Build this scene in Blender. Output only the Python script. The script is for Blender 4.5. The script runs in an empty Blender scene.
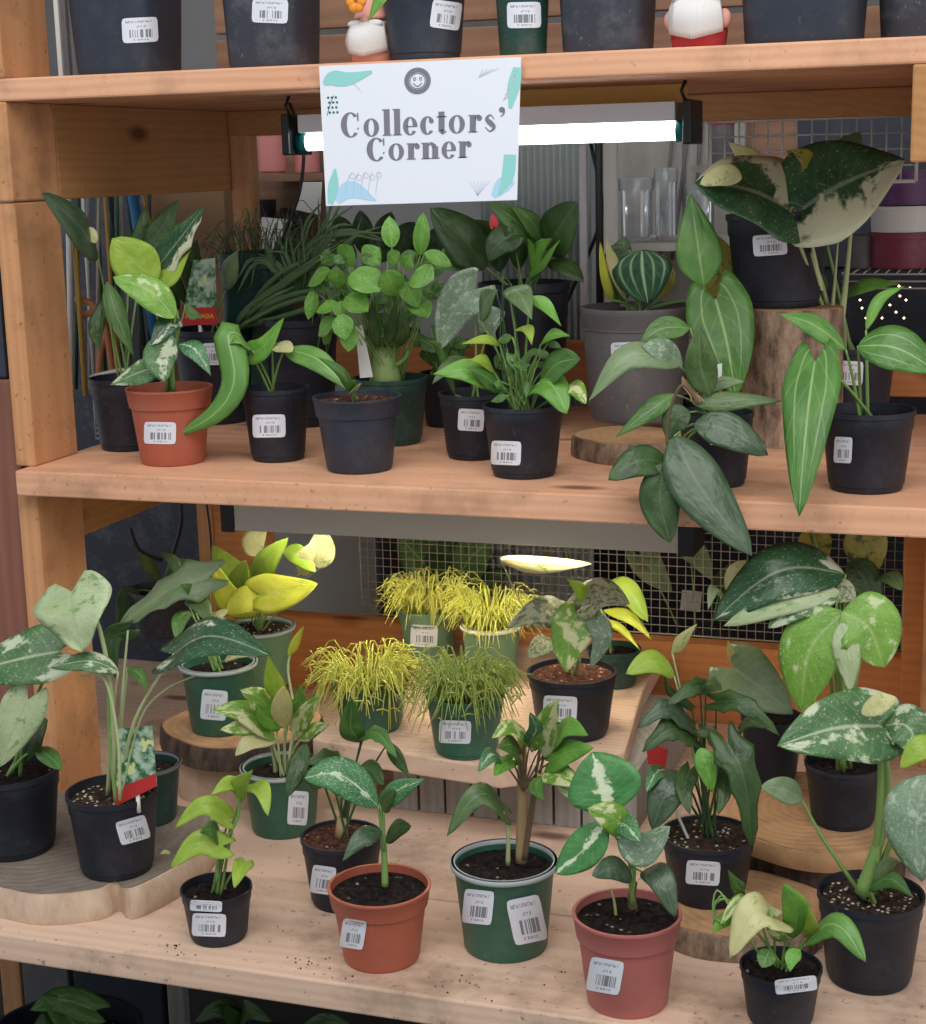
import bpy, math, random
from mathutils import Vector, Matrix
random.seed(7)
S = bpy.context.scene
# ------------------------------------------------------------------ camera, world, light, exposure
F_PX = 1650.0
_th, _rho, _psi = math.radians(12), math.radians(1.45), math.radians(19)
FW = Vector((-math.sin(_psi)*math.cos(_th), math.cos(_psi)*math.cos(_th), -math.sin(_th)))
_r0 = Vector((math.cos(_psi), math.sin(_psi), 0)); _u0 = _r0.cross(FW)
RT = math.cos(_rho)*_r0 - math.sin(_rho)*_u0
UP = math.sin(_rho)*_r0 + math.cos(_rho)*_u0
EYE = Vector((0, 0, 1.55))
cam = bpy.data.objects.new('camera', bpy.data.cameras.new('camera'))
S.collection.objects.link(cam); S.camera = cam
M3 = Matrix((RT, UP, -FW)).transposed()
cam.matrix_world = Matrix.Translation(EYE) @ M3.to_4x4()
cam.data.sensor_fit = 'VERTICAL'; cam.data.sensor_height = 36.0; cam.data.lens = 36.0*F_PX/1024.0
cam.data.clip_start = 0.02
S.view_settings.view_transform = 'Standard'; S.view_settings.look = 'None'
S.view_settings.gamma = 1.0; S.view_settings.use_curve_mapping = False
S.view_settings.exposure = 0.0
W = bpy.data.worlds.new('overcast_sky'); S.world = W; W.use_nodes = True
bg = W.node_tree.nodes['Background']; bg.inputs[0].default_value = (0.86, 0.93, 1.0, 1); bg.inputs[1].default_value = 0.62
def area(name, loc, target, sx, sy, power, col):
    l = bpy.data.lights.new(name, 'AREA'); l.shape = 'RECTANGLE'; l.size = sx; l.size_y = sy; l.energy = power; l.color = col
    o = bpy.data.objects.new(name, l); S.collection.objects.link(o); o.location = loc
    o.rotation_euler = (Vector(target)-Vector(loc)).to_track_quat('-Z', 'Y').to_euler(); return o
area('skylight', (-0.2, -0.2, 3.9), (-0.8, 2.2, 1.0), 3.0, 2.2, 95, (1.0, 0.98, 0.95))
area('right_area_light', (2.2, 0.6, 1.9), (-0.6, 2.2, 0.9), 1.6, 1.6, 16, (1.0, 0.96, 0.9))  # weak warm area light out of view at the right; no doorway is built

# ------------------------------------------------------------------ helpers
def ray(x, y): return FW + RT*((x-463)/F_PX) - UP*((y-512)/F_PX)
def aty(x, y, Y):
    d = ray(x, y); return EYE + d*(Y/d.y)
def atz(x, y, z):
    d = ray(x, y); return EYE + d*((z-EYE.z)/d.z)
_d = Vector((0, 0, -1)); VPX = 463+F_PX*_d.dot(RT)/_d.dot(FW); VPY = 512-F_PX*_d.dot(UP)/_d.dot(FW)   # where upright lines meet
def depth(p): return (p-EYE).dot(FW)
def mk(name, vs, fs, mat, root=None, uvs=None, smooth=True, solid=0, bevel=0):
    off = root.matrix_world.translation if root else Vector((0, 0, 0))
    if root:
        q = root; off = Vector((0, 0, 0))
        while q: off = off + q.location; q = q.parent
    me = bpy.data.meshes.new(name)
    me.from_pydata([tuple(Vector(v)-off) for v in vs], [], fs); me.update()
    if uvs:
        ul = me.uv_layers.new(name='UVMap')
        for lp in me.loops: ul.data[lp.index].uv = uvs[lp.vertex_index]
    if smooth:
        for p in me.polygons: p.use_smooth = True
    o = bpy.data.objects.new(name, me); S.collection.objects.link(o)
    if mat: me.materials.append(mat)
    if root: o.parent = root
    if solid:
        m = o.modifiers.new('s', 'SOLIDIFY'); m.thickness = solid; m.offset = 0
    if bevel:
        m = o.modifiers.new('b', 'BEVEL'); m.width = bevel; m.segments = 2
    return o
def thing(name, loc, label, cat, group=None):
    o = bpy.data.objects.new(name, None); S.collection.objects.link(o); o.location = loc
    o.empty_display_size = 0.03
    o['label'] = label; o['category'] = cat
    if group: o['group'] = group
    return o
def tag(o, label, cat, group=None):
    o['label'] = label; o['category'] = cat
    if group: o['group'] = group
    return o
def struct(o): o['kind'] = 'structure'; return o
class MB:
    def __init__(s): s.v = []; s.f = []; s.uv = []
    def box(s, a, b):
        n = len(s.v)
        for z in (a[2], b[2]):
            for x, y in ((a[0], a[1]), (b[0], a[1]), (b[0], b[1]), (a[0], b[1])): s.v.append(Vector((x, y, z))); s.uv.append((0, 0))
        s.f += [tuple(n+i for i in q) for q in ((3,2,1,0),(4,5,6,7),(0,1,5,4),(1,2,6,5),(2,3,7,6),(3,0,4,7))]
        return s
    def tube(s, pts, rad, n=6, cap=True):
        pts = [Vector(p) for p in pts]; k = len(pts); b0 = len(s.v)
        rs = rad if isinstance(rad, (list, tuple)) else [rad]*k
        ref = Vector((0.3, -1, 0.2)).normalized()
        for i, p in enumerate(pts):
            t = (pts[min(i+1, k-1)]-pts[max(i-1, 0)])
            t = t.normalized() if t.length > 1e-9 else Vector((0, 0, 1))
            a = t.cross(ref)
            if a.length < 1e-3: a = t.cross(Vector((1, 0, 0)))
            a.normalize(); b = t.cross(a)
            for j in range(n):
                w = 2*math.pi*j/n
                s.v.append(p + a*math.cos(w)*rs[i] + b*math.sin(w)*rs[i]); s.uv.append((j/n, i/max(1, k-1)))
        for i in range(k-1):
            for j in range(n):
                s.f.append((b0+i*n+j, b0+i*n+(j+1) % n, b0+(i+1)*n+(j+1) % n, b0+(i+1)*n+j))
        if cap: s.f.append(tuple(b0+j for j in range(n))[::-1]); s.f.append(tuple(b0+(k-1)*n+j for j in range(n)))
        return s
    def lathe(s, c, prof, n=40, sq=0.0, ang=0.0):
        b0 = len(s.v)
        for r, z in prof:
            for j in range(n):
                w = 2*math.pi*j/n
                q = 1.0
                if sq: q = (abs(math.cos(w))**sq+abs(math.sin(w))**sq)**(-1.0/sq)
                s.v.append(Vector((c[0]+r*q*math.cos(w+ang), c[1]+r*q*math.sin(w+ang), c[2]+z))); s.uv.append((j/n, z))
        for i in range(len(prof)-1):
            for j in range(n):
                s.f.append((b0+i*n+j, b0+i*n+(j+1) % n, b0+(i+1)*n+(j+1) % n, b0+(i+1)*n+j))
        s.f.append(tuple(b0+j for j in range(n))[::-1]); s.f.append(tuple(b0+(len(prof)-1)*n+j for j in range(n)))
        return s
    def ball(s, c, r, n=10, m=6, sc=(1, 1, 1)):
        b0 = len(s.v)
        for i in range(m+1):
            a = math.pi*i/m
            for j in range(n):
                w = 2*math.pi*j/n
                s.v.append(Vector((c[0]+r*sc[0]*math.sin(a)*math.cos(w), c[1]+r*sc[1]*math.sin(a)*math.sin(w), c[2]+r*sc[2]*math.cos(a)))); s.uv.append((j/n, i/m))
        for i in range(m):
            for j in range(n):
                s.f.append((b0+i*n+j, b0+(i+1)*n+j, b0+(i+1)*n+(j+1) % n, b0+i*n+(j+1) % n))
        return s
    def build(s, name, mat, root=None, smooth=True, **k): return mk(name, s.v, s.f, mat, root, s.uv, smooth, **k)
def catmull(P, n):
    P = [Vector(p) for p in P]
    if len(P) == 2: return [P[0].lerp(P[1], i/n) for i in range(n+1)]
    Q = [P[0]*2-P[1]] + P + [P[-1]*2-P[-2]]; k = len(P)-1; out = []
    for i in range(n+1):
        t = i/n*k; a = min(int(t), k-1); u = t-a
        p0, p1, p2, p3 = Q[a:a+4]
        out.append(0.5*((2*p1)+(p2-p0)*u+(2*p0-5*p1+4*p2-p3)*u*u+(3*p1-p0-3*p2+p3)*u**3))
    return out

# ------------------------------------------------------------------ materials
def newmat(name, rough=0.6, col=None, spec=0.4):
    m = bpy.data.materials.new(name); m.use_nodes = True
    N = m.node_tree; b = N.nodes['Principled BSDF']
    b.inputs['Roughness'].default_value = rough; b.inputs['Specular IOR Level'].default_value = spec
    if col: b.inputs['Base Color'].default_value = (*col, 1)
    return m, N, b
def nd(N, t, **k):
    n = N.nodes.new(t)
    for a, v in k.items():
        if a in n.inputs.keys(): n.inputs[a].default_value = v
        else: setattr(n, a, v)
    return n
def math_(N, op, a, b=None, clamp=False):
    n = N.nodes.new('ShaderNodeMath'); n.operation = op; n.use_clamp = clamp
    for i, v in enumerate((a, b)):
        if v is None: continue
        if isinstance(v, (int, float)): n.inputs[i].default_value = v
        else: N.links.new(v, n.inputs[i])
    return n.outputs[0]
def mix(N, f, a, b):
    n = N.nodes.new('ShaderNodeMix'); n.data_type = 'RGBA'
    for i, v in ((0, f), (6, a), (7, b)):
        if isinstance(v, (int, float)): n.inputs[i].default_value = v
        elif isinstance(v, tuple): n.inputs[i].default_value = (*v, 1) if len(v) == 3 else v
        else: N.links.new(v, n.inputs[i])
    return n.outputs[2]
def smooth(N, v, a, b):
    n = N.nodes.new('ShaderNodeMapRange'); n.inputs[1].default_value = a; n.inputs[2].default_value = b
    N.links.new(v, n.inputs[0]); return n.outputs[0]
def noise(N, vec, scale, detail=3, rough=0.5):
    n = nd(N, 'ShaderNodeTexNoise'); n.inputs['Scale'].default_value = scale; n.inputs['Detail'].default_value = detail
    n.inputs['Roughness'].default_value = rough
    if vec is not None: N.links.new(vec, n.inputs['Vector'])
    return n.outputs['Fac']
def wood(name, axis, light, dark, dirt=0.25, dcol=(0.10, 0.06, 0.035), grain=1.0):
    m, N, b = newmat(name, 0.72, spec=0.25)
    tc = nd(N, 'ShaderNodeTexCoord'); mp = nd(N, 'ShaderNodeMapping')
    sc = [9.0, 9.0, 9.0]; sc[axis] = 0.9; mp.inputs['Scale'].default_value = sc
    N.links.new(tc.outputs['Object'], mp.inputs[0])
    g1 = noise(N, mp.outputs[0], 2.2, 4, 0.6); 
    w = nd(N, 'ShaderNodeTexWave'); w.wave_type = 'RINGS'; w.rings_direction = 'XYZ'[axis]
    w.inputs['Scale'].default_value = 2.6*grain; w.inputs['Distortion'].default_value = 5; w.inputs['Detail'].default_value = 2
    N.links.new(mp.outputs[0], w.inputs[0])
    g = math_(N, 'ADD', math_(N, 'MULTIPLY', g1, 0.75), math_(N, 'MULTIPLY', w.outputs['Fac'], 0.25))
    c = mix(N, smooth(N, g, 0.2, 0.85), dark, light)
    # knots
    mp2 = nd(N, 'ShaderNodeMapping'); s2 = [5.5, 5.5, 5.5]; s2[axis] = 2.2; mp2.inputs['Scale'].default_value = s2
    N.links.new(tc.outputs['Object'], mp2.inputs[0])
    v = nd(N, 'ShaderNodeTexVoronoi'); v.inputs['Scale'].default_value = 1.3; N.links.new(mp2.outputs[0], v.inputs[0])
    c = mix(N, smooth(N, v.outputs['Distance'], 0.13, 0.05), c, (dark[0]*0.35, dark[1]*0.3, dark[2]*0.3))
    d = noise(N, tc.outputs['Object'], 7, 5, 0.65)
    f = math_(N, 'MULTIPLY', smooth(N, d, 0.5, 0.72), dirt)
    c = mix(N, f, c, dcol)
    d2 = noise(N, tc.outputs['Object'], 90, 2, 0.7)
    c = mix(N, math_(N, 'MULTIPLY', smooth(N, d2, 0.66, 0.72), dirt), c, dcol)
    N.links.new(c, b.inputs['Base Color'])
    bp = nd(N, 'ShaderNodeBump'); bp.inputs['Strength'].default_value = 0.25; bp.inputs['Distance'].default_value = 0.002
    N.links.new(g, bp.inputs['Height']); N.links.new(bp.outputs[0], b.inputs['Normal'])
    return m
PINE = (0.80, 0.46, 0.29); PINED = (0.66, 0.33, 0.19)
M = {}
M['board'] = wood('pine_board', 0, PINE, PINED, 0.4)
M['board_low'] = wood('pine_board_dirty', 0, (0.74, 0.53, 0.40), (0.60, 0.41, 0.30), 0.6)
M['post'] = wood('pine_post', 2, (0.66, 0.345, 0.17), (0.51, 0.24, 0.105), 0.6)
M['beam'] = wood('pine_beam', 1, (0.52, 0.27, 0.11), (0.40, 0.19, 0.07), 0.15)
M['rail'] = wood('orange_rail', 0, (0.66, 0.28, 0.11), (0.52, 0.2, 0.07), 0.2)
M['redplank'] = wood('red_brown_plank', 2, (0.30, 0.13, 0.09), (0.20, 0.08, 0.06), 0.2)
M['greyplank'] = wood('weathered_plank', 2, (0.42, 0.40, 0.37), (0.28, 0.26, 0.24), 0.3)
M['brownplank'] = wood('brown_pallet', 0, (0.34, 0.2, 0.13), (0.22, 0.12, 0.08), 0.35)
def logmat(name, light, dark, bark=False):
    m, N, b = newmat(name, 0.85, spec=0.2)
    tc = nd(N, 'ShaderNodeTexCoord')
    if bark:
        mp = nd(N, 'ShaderNodeMapping'); mp.inputs['Scale'].default_value = (1, 1, 0.35); N.links.new(tc.outputs['Object'], mp.inputs[0])
        f = noise(N, mp.outputs[0], 45, 5, 0.7)
        h = f
        c = mix(N, smooth(N, f, 0.35, 0.65), dark, light)
    else:
        w = nd(N, 'ShaderNodeTexWave'); w.wave_type = 'RINGS'; w.rings_direction = 'Z'
        w.inputs['Scale'].default_value = 22; w.inputs['Distortion'].default_value = 5; w.inputs['Detail'].default_value = 4
        N.links.new(tc.outputs['Object'], w.inputs[0])
        c = mix(N, math_(N, 'MULTIPLY', w.outputs['Fac'], 0.35), dark, light)
        f = noise(N, tc.outputs['Object'], 14, 5, 0.65); h = w.outputs['Fac']
        c = mix(N, math_(N, 'MULTIPLY', smooth(N, f, 0.48, 0.7), 0.55), c, (0.12, 0.08, 0.05))
    N.links.new(c, b.inputs['Base Color'])
    bp = nd(N, 'ShaderNodeBump'); bp.inputs['Strength'].default_value = 0.6; bp.inputs['Distance'].default_value = 0.004 if bark else 0.001
    N.links.new(h, bp.inputs['Height']); N.links.new(bp.outputs[0], b.inputs['Normal'])
    return m
M['log'] = logmat('log_end_grain', (0.55, 0.33, 0.18), (0.42, 0.24, 0.12))
M['log_grey'] = logmat('log_end_grain_grey', (0.27, 0.225, 0.19), (0.21, 0.175, 0.15))
M['bark'] = logmat('bark', (0.42, 0.30, 0.21), (0.09, 0.06, 0.045), True)
M['bark_pale'] = logmat('stripped_bark', (0.62, 0.47, 0.35), (0.48, 0.34, 0.24), True)
M['bark_dark'] = logmat('bark_dark', (0.15, 0.1, 0.075), (0.04, 0.03, 0.025), True)
def plastic(name, col, rough=0.45, dust=0.25, dustcol=(0.35, 0.33, 0.3)):
    m, N, b = newmat(name, rough, spec=0.45)
    tc = nd(N, 'ShaderNodeTexCoord')
    f = noise(N, tc.outputs['Object'], 22, 5, 0.7)
    c = mix(N, math_(N, 'MULTIPLY', smooth(N, f, 0.5, 0.75), dust), (*col,), dustcol)
    f2 = noise(N, tc.outputs['Object'], 160, 2, 0.5)
    c = mix(N, math_(N, 'MULTIPLY', smooth(N, f2, 0.68, 0.74), dust*1.6), c, dustcol)
    N.links.new(c, b.inputs['Base Color']); return m
M['black'] = plastic('black_pot_plastic', (0.011, 0.014, 0.024), 0.5, 0.05)
M['blackd'] = plastic('dusty_black_plastic', (0.035, 0.038, 0.052), 0.5, 0.4, (0.2, 0.2, 0.22))
M['slate'] = plastic('slate_black_plastic', (0.024, 0.032, 0.05), 0.5, 0.07)
M['green'] = plastic('green_pot_plastic', (0.03, 0.12, 0.075), 0.42, 0.12)
M['greend'] = plastic('dark_green_plastic', (0.015, 0.055, 0.042), 0.45, 0.15)
M['palegreen'] = plastic('pale_green_plastic', (0.14, 0.26, 0.15), 0.45, 0.2)
M['terra'] = plastic('terracotta_plastic', (0.40, 0.10, 0.055), 0.5, 0.12)
M['pink'] = plastic('rose_terracotta_plastic', (0.42, 0.125, 0.11), 0.5, 0.12)
M['greypot'] = plastic('grey_pot_plastic', (0.13, 0.125, 0.13), 0.6, 0.3)
M['rimpale'] = plastic('pale_rim_plastic', (0.36, 0.40, 0.40), 0.5, 0.2)
M['maroon'] = plastic('maroon_plastic', (0.22, 0.03, 0.06), 0.45, 0.15)
M['purple'] = plastic('purple_plastic', (0.12, 0.035, 0.14), 0.45, 0.15)
M['blackpl'] = newmat('black_fitting', 0.4, (0.008, 0.009, 0.01))[0]
M['wire_w'] = newmat('white_wire', 0.4, (0.62, 0.6, 0.56))[0]
M['wire_g'] = newmat('galvanised_wire', 0.45, (0.42, 0.36, 0.3))[0]
M['teal'] = newmat('teal_plastic', 0.4, (0.0, 0.16, 0.15))[0]
M['grey_metal'] = newmat('grey_painted_metal', 0.5, (0.5, 0.49, 0.46))[0]
M['white_metal'] = newmat('white_painted_metal', 0.45, (0.66, 0.66, 0.68))[0]
M['greysheet'] = newmat('pale_grey_sheet', 0.7, (0.40, 0.38, 0.37), 0.2)[0]
M['yellowpvc'] = newmat('yellow_board', 0.6, (0.68, 0.42, 0.12))[0]
M['paper'] = newmat('white_card', 0.7, (0.80, 0.83, 0.90), 0.2)[0]
M['ink'] = newmat('grey_ink', 0.7, (0.21, 0.20, 0.25), 0.2)[0]
M['aqua'] = newmat('aqua_ink', 0.7, (0.30, 0.66, 0.62), 0.2)[0]
M['bluei'] = newmat('pale_blue_ink', 0.7, (0.45, 0.68, 0.86), 0.2)[0]
M['lav'] = newmat('faint_line_ink', 0.7, (0.55, 0.58, 0.68), 0.2)[0]
M['cardboard'] = newmat('cardboard', 0.8, (0.33, 0.2, 0.11), 0.2)[0]
M['red'] = newmat('red_print', 0.5, (0.5, 0.03, 0.03))[0]
M['yellowt'] = newmat('yellow_print', 0.5, (0.9, 0.55, 0.05))[0]
M['white'] = newmat('white_plastic', 0.5, (0.75, 0.74, 0.7))[0]
M['skin'] = newmat('gnome_rosy', 0.6, (0.75, 0.35, 0.28))[0]
M['beard'] = newmat('gnome_beard', 0.8, (0.75, 0.72, 0.70))[0]
M['orange'] = newmat('orange_paint', 0.5, (0.85, 0.3, 0.03))[0]
M['redp'] = newmat('red_paint', 0.5, (0.55, 0.05, 0.06))[0]
M['bamboo'] = newmat('bamboo_stake', 0.5, (0.55, 0.33, 0.06))[0]
M['blue'] = newmat('blue_plastic', 0.4, (0.04, 0.2, 0.45))[0]
M['terra2'] = newmat('terracotta_clay', 0.8, (0.5, 0.2, 0.1))[0]
M['pinkpl'] = newmat('salmon_plastic', 0.5, (0.6, 0.22, 0.2))[0]
M['clay'] = newmat('dark_clay', 0.8, (0.05, 0.04, 0.045))[0]
M['magenta'] = newmat('magenta_plastic', 0.5, (0.6, 0.03, 0.15))[0]
def emis(name, col, s):
    m, N, b = newmat(name, 0.5, col); b.inputs['Emission Color'].default_value = (*col, 1); b.inputs['Emission Strength'].default_value = s; return m
M['tube'] = emis('fluorescent_tube', (0.95, 0.98, 1.0), 9.0)
M['tubew'] = emis('warm_fluorescent_tube', (1.0, 0.93, 0.74), 26.0)
M['bulb'] = emis('fairy_bulb', (1.0, 0.78, 0.45), 10.0)
m, N, b = newmat('clear_plastic', 0.1); b.inputs['Transmission Weight'].default_value = 0.9; b.inputs['Base Color'].default_value = (0.9, 0.93, 0.95, 1); M['glass'] = m
def soilmat(name, a, c_, sp, spc):
    m, N, b = newmat(name, 0.95, spec=0.1); tc = nd(N, 'ShaderNodeTexCoord')
    f = noise(N, tc.outputs['Object'], 120, 4, 0.7); c = mix(N, smooth(N, f, 0.4, 0.65), a, c_)
    v = nd(N, 'ShaderNodeTexVoronoi'); v.inputs['Scale'].default_value = 170; N.links.new(tc.outputs['Object'], v.inputs[0])
    r = nd(N, 'ShaderNodeSeparateColor'); N.links.new(v.outputs['Color'], r.inputs[0])
    k = math_(N, 'MULTIPLY', smooth(N, r.outputs[0], sp, sp+0.02), smooth(N, v.outputs['Distance'], 0.45, 0.3))
    c = mix(N, k, c, spc); N.links.new(c, b.inputs['Base Color'])
    bp = nd(N, 'ShaderNodeBump'); bp.inputs['Strength'].default_value = 1.0; bp.inputs['Distance'].default_value = 0.004
    N.links.new(f, bp.inputs['Height']); N.links.new(bp.outputs[0], b.inputs['Normal']); return m
M['soil'] = soilmat('dark_soil', (0.008, 0.006, 0.006), (0.035, 0.025, 0.022), 0.95, (0.3, 0.27, 0.22))
M['perlite'] = soilmat('perlite_soil', (0.02, 0.014, 0.01), (0.07, 0.045, 0.03), 0.72, (0.6, 0.55, 0.45))
M['mulch'] = soilmat('bark_mulch', (0.04, 0.018, 0.012), (0.14, 0.06, 0.04), 0.8, (0.4, 0.2, 0.16))
def stickermat():
    m, N, b = newmat('barcode_sticker', 0.45); uv = nd(N, 'ShaderNodeUVMap'); s = nd(N, 'ShaderNodeSeparateXYZ')
    N.links.new(uv.outputs[0], s.inputs[0]); x, y = s.outputs[0], s.outputs[1]
    oi = nd(N, 'ShaderNodeObjectInfo')
    cx = nd(N, 'ShaderNodeCombineXYZ'); N.links.new(math_(N, 'FLOOR', math_(N, 'MULTIPLY', x, 46)), cx.inputs[0]); N.links.new(oi.outputs['Random'], cx.inputs[1])
    wn = nd(N, 'ShaderNodeTexWhiteNoise'); N.links.new(cx.outputs[0], wn.inputs[0])
    def rng(v, a, b_): return math_(N, 'MULTIPLY', math_(N, 'GREATER_THAN', v, a), math_(N, 'LESS_THAN', v, b_))
    bars = math_(N, 'MULTIPLY', math_(N, 'GREATER_THAN', wn.outputs[0], 0.42), math_(N, 'MULTIPLY', rng(x, 0.2, 0.84), rng(y, 0.2, 0.52)))
    c2 = nd(N, 'ShaderNodeCombineXYZ'); N.links.new(math_(N, 'FLOOR', math_(N, 'MULTIPLY', x, 46)), c2.inputs[0]); N.links.new(math_(N, 'FLOOR', math_(N, 'MULTIPLY', y, 14)), c2.inputs[1])
    w2 = nd(N, 'ShaderNodeTexWhiteNoise'); N.links.new(c2.outputs[0], w2.inputs[0])
    txt = math_(N, 'MULTIPLY', math_(N, 'GREATER_THAN', w2.outputs[0], 0.45), math_(N, 'ADD', math_(N, 'MULTIPLY', rng(x, 0.1, 0.9), rng(y, 0.79, 0.88)), math_(N, 'ADD', math_(N, 'MULTIPLY', rng(x, 0.4, 0.66), rng(y, 0.6, 0.68)), math_(N, 'MULTIPLY', rng(x, 0.3, 0.72), rng(y, 0.08, 0.15)))))
    c = mix(N, math_(N, 'MULTIPLY', bars, 0.72), (0.72, 0.74, 0.80), (0.03, 0.03, 0.04)); c = mix(N, math_(N, 'MULTIPLY', txt, 0.6), c, (0.12, 0.12, 0.14))
    N.links.new(c, b.inputs['Base Color']); return m
M['sticker'] = stickermat()
def photoprint():
    m, N, b = newmat('leaf_photo_print', 0.35); tc = nd(N, 'ShaderNodeTexCoord')
    f = noise(N, tc.outputs['Object'], 70, 4, 0.6); c = mix(N, smooth(N, f, 0.42, 0.58), (0.03, 0.14, 0.05), (0.42, 0.55, 0.42))
    f = noise(N, tc.outputs['Object'], 40, 2, 0.6); c = mix(N, smooth(N, f, 0.6, 0.64), c, (0.65, 0.68, 0.3)); N.links.new(c, b.inputs['Base Color']); return m
M['photo'] = photoprint()
def leafmat(name, c1, c2, vein=(0.5, 0.6, 0.3), mid=0.5, lat=0.15, nlat=9, var=None, th=0.6, vs=3.0, speck=0.0, rough=0.38, tr=0.22, vw=0.035, lw=0.1, bend=0.55, center=False, half=0.0, coll=()):
    m, N, b = newmat(name, rough, spec=0.45); uv = nd(N, 'ShaderNodeUVMap'); s = nd(N, 'ShaderNodeSeparateXYZ')
    N.links.new(uv.outputs[0], s.inputs[0]); oi = nd(N, 'ShaderNodeObjectInfo')
    u = s.outputs[1]; v = math_(N, 'MULTIPLY', math_(N, 'ABSOLUTE', math_(N, 'SUBTRACT', s.outputs[0], 0.5)), 2.0)
    rv = math_(N, 'MULTIPLY', oi.outputs['Random'], 57.0)
    cc = nd(N, 'ShaderNodeCombineXYZ'); N.links.new(math_(N, 'ADD', s.outputs[0], rv), cc.inputs[0]); N.links.new(math_(N, 'MULTIPLY', u, 1.4), cc.inputs[1]); N.links.new(rv, cc.inputs[2])
    vec = cc.outputs[0]
    n1 = noise(N, vec, 2.2, 3, 0.5)
    c = mix(N, smooth(N, n1, 0.35, 0.65), c1, c2)
    if var:
        n2 = noise(N, vec, vs, 5, 0.62)
        k = n2
        if half: k = math_(N, 'ADD', n2, math_(N, 'MULTIPLY', math_(N, 'SUBTRACT', s.outputs[0], 0.5), half))
        if center: k = math_(N, 'ADD', n2, math_(N, 'MULTIPLY', math_(N, 'SUBTRACT', 0.35, v), 0.55))
        f = smooth(N, k, th-0.02, th+0.025)
        if speck:
            n3 = noise(N, vec, 26, 3, 0.7); f = math_(N, 'MAXIMUM', f, math_(N, 'MULTIPLY', smooth(N, n3, 0.64-speck*0.14, 0.68-speck*0.1), 0.65))
        c = mix(N, f, c, var)
    if lat:
        fr = math_(N, 'FRACT', math_(N, 'SUBTRACT', math_(N, 'MULTIPLY', u, nlat), math_(N, 'MULTIPLY', math_(N, 'POWER', v, 0.8), nlat*bend*0.5)))
        ln = math_(N, 'ABSOLUTE', math_(N, 'SUBTRACT', fr, 0.5))
        c = mix(N, math_(N, 'MULTIPLY', smooth(N, ln, lw, 0.0), lat), c, vein)
    for cv in coll:
        dd = math_(N, 'ABSOLUTE', math_(N, 'SUBTRACT', v, cv)); k = math_(N, 'MULTIPLY', smooth(N, dd, vw*1.5, vw*0.3), mid*0.75)
        c = mix(N, math_(N, 'MULTIPLY', k, smooth(N, u, 0.95, 0.6)), c, vein)
    c = mix(N, math_(N, 'MULTIPLY', smooth(N, v, vw*2, vw*0.6), mid), c, vein)
    N.links.new(c, b.inputs['Base Color'])
    wv = noise(N, vec, 5, 2, 0.5)
    bp = nd(N, 'ShaderNodeBump'); bp.inputs['Strength'].default_value = 0.35; bp.inputs['Distance'].default_value = 0.006
    N.links.new(wv, bp.inputs['Height']); N.links.new(bp.outputs[0], b.inputs['Normal'])
    t = nd(N, 'ShaderNodeBsdfTranslucent'); N.links.new(c, t.inputs[0]); ms = nd(N, 'ShaderNodeMixShader'); ms.inputs[0].default_value = tr
    out = [n for n in N.nodes if n.type == 'OUTPUT_MATERIAL'][0]
    N.links.new(b.outputs[0], ms.inputs[1]); N.links.new(t.outputs[0], ms.inputs[2]); N.links.new(ms.outputs[0], out.inputs[0]); return m
CR = (0.72, 0.74, 0.52)
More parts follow.
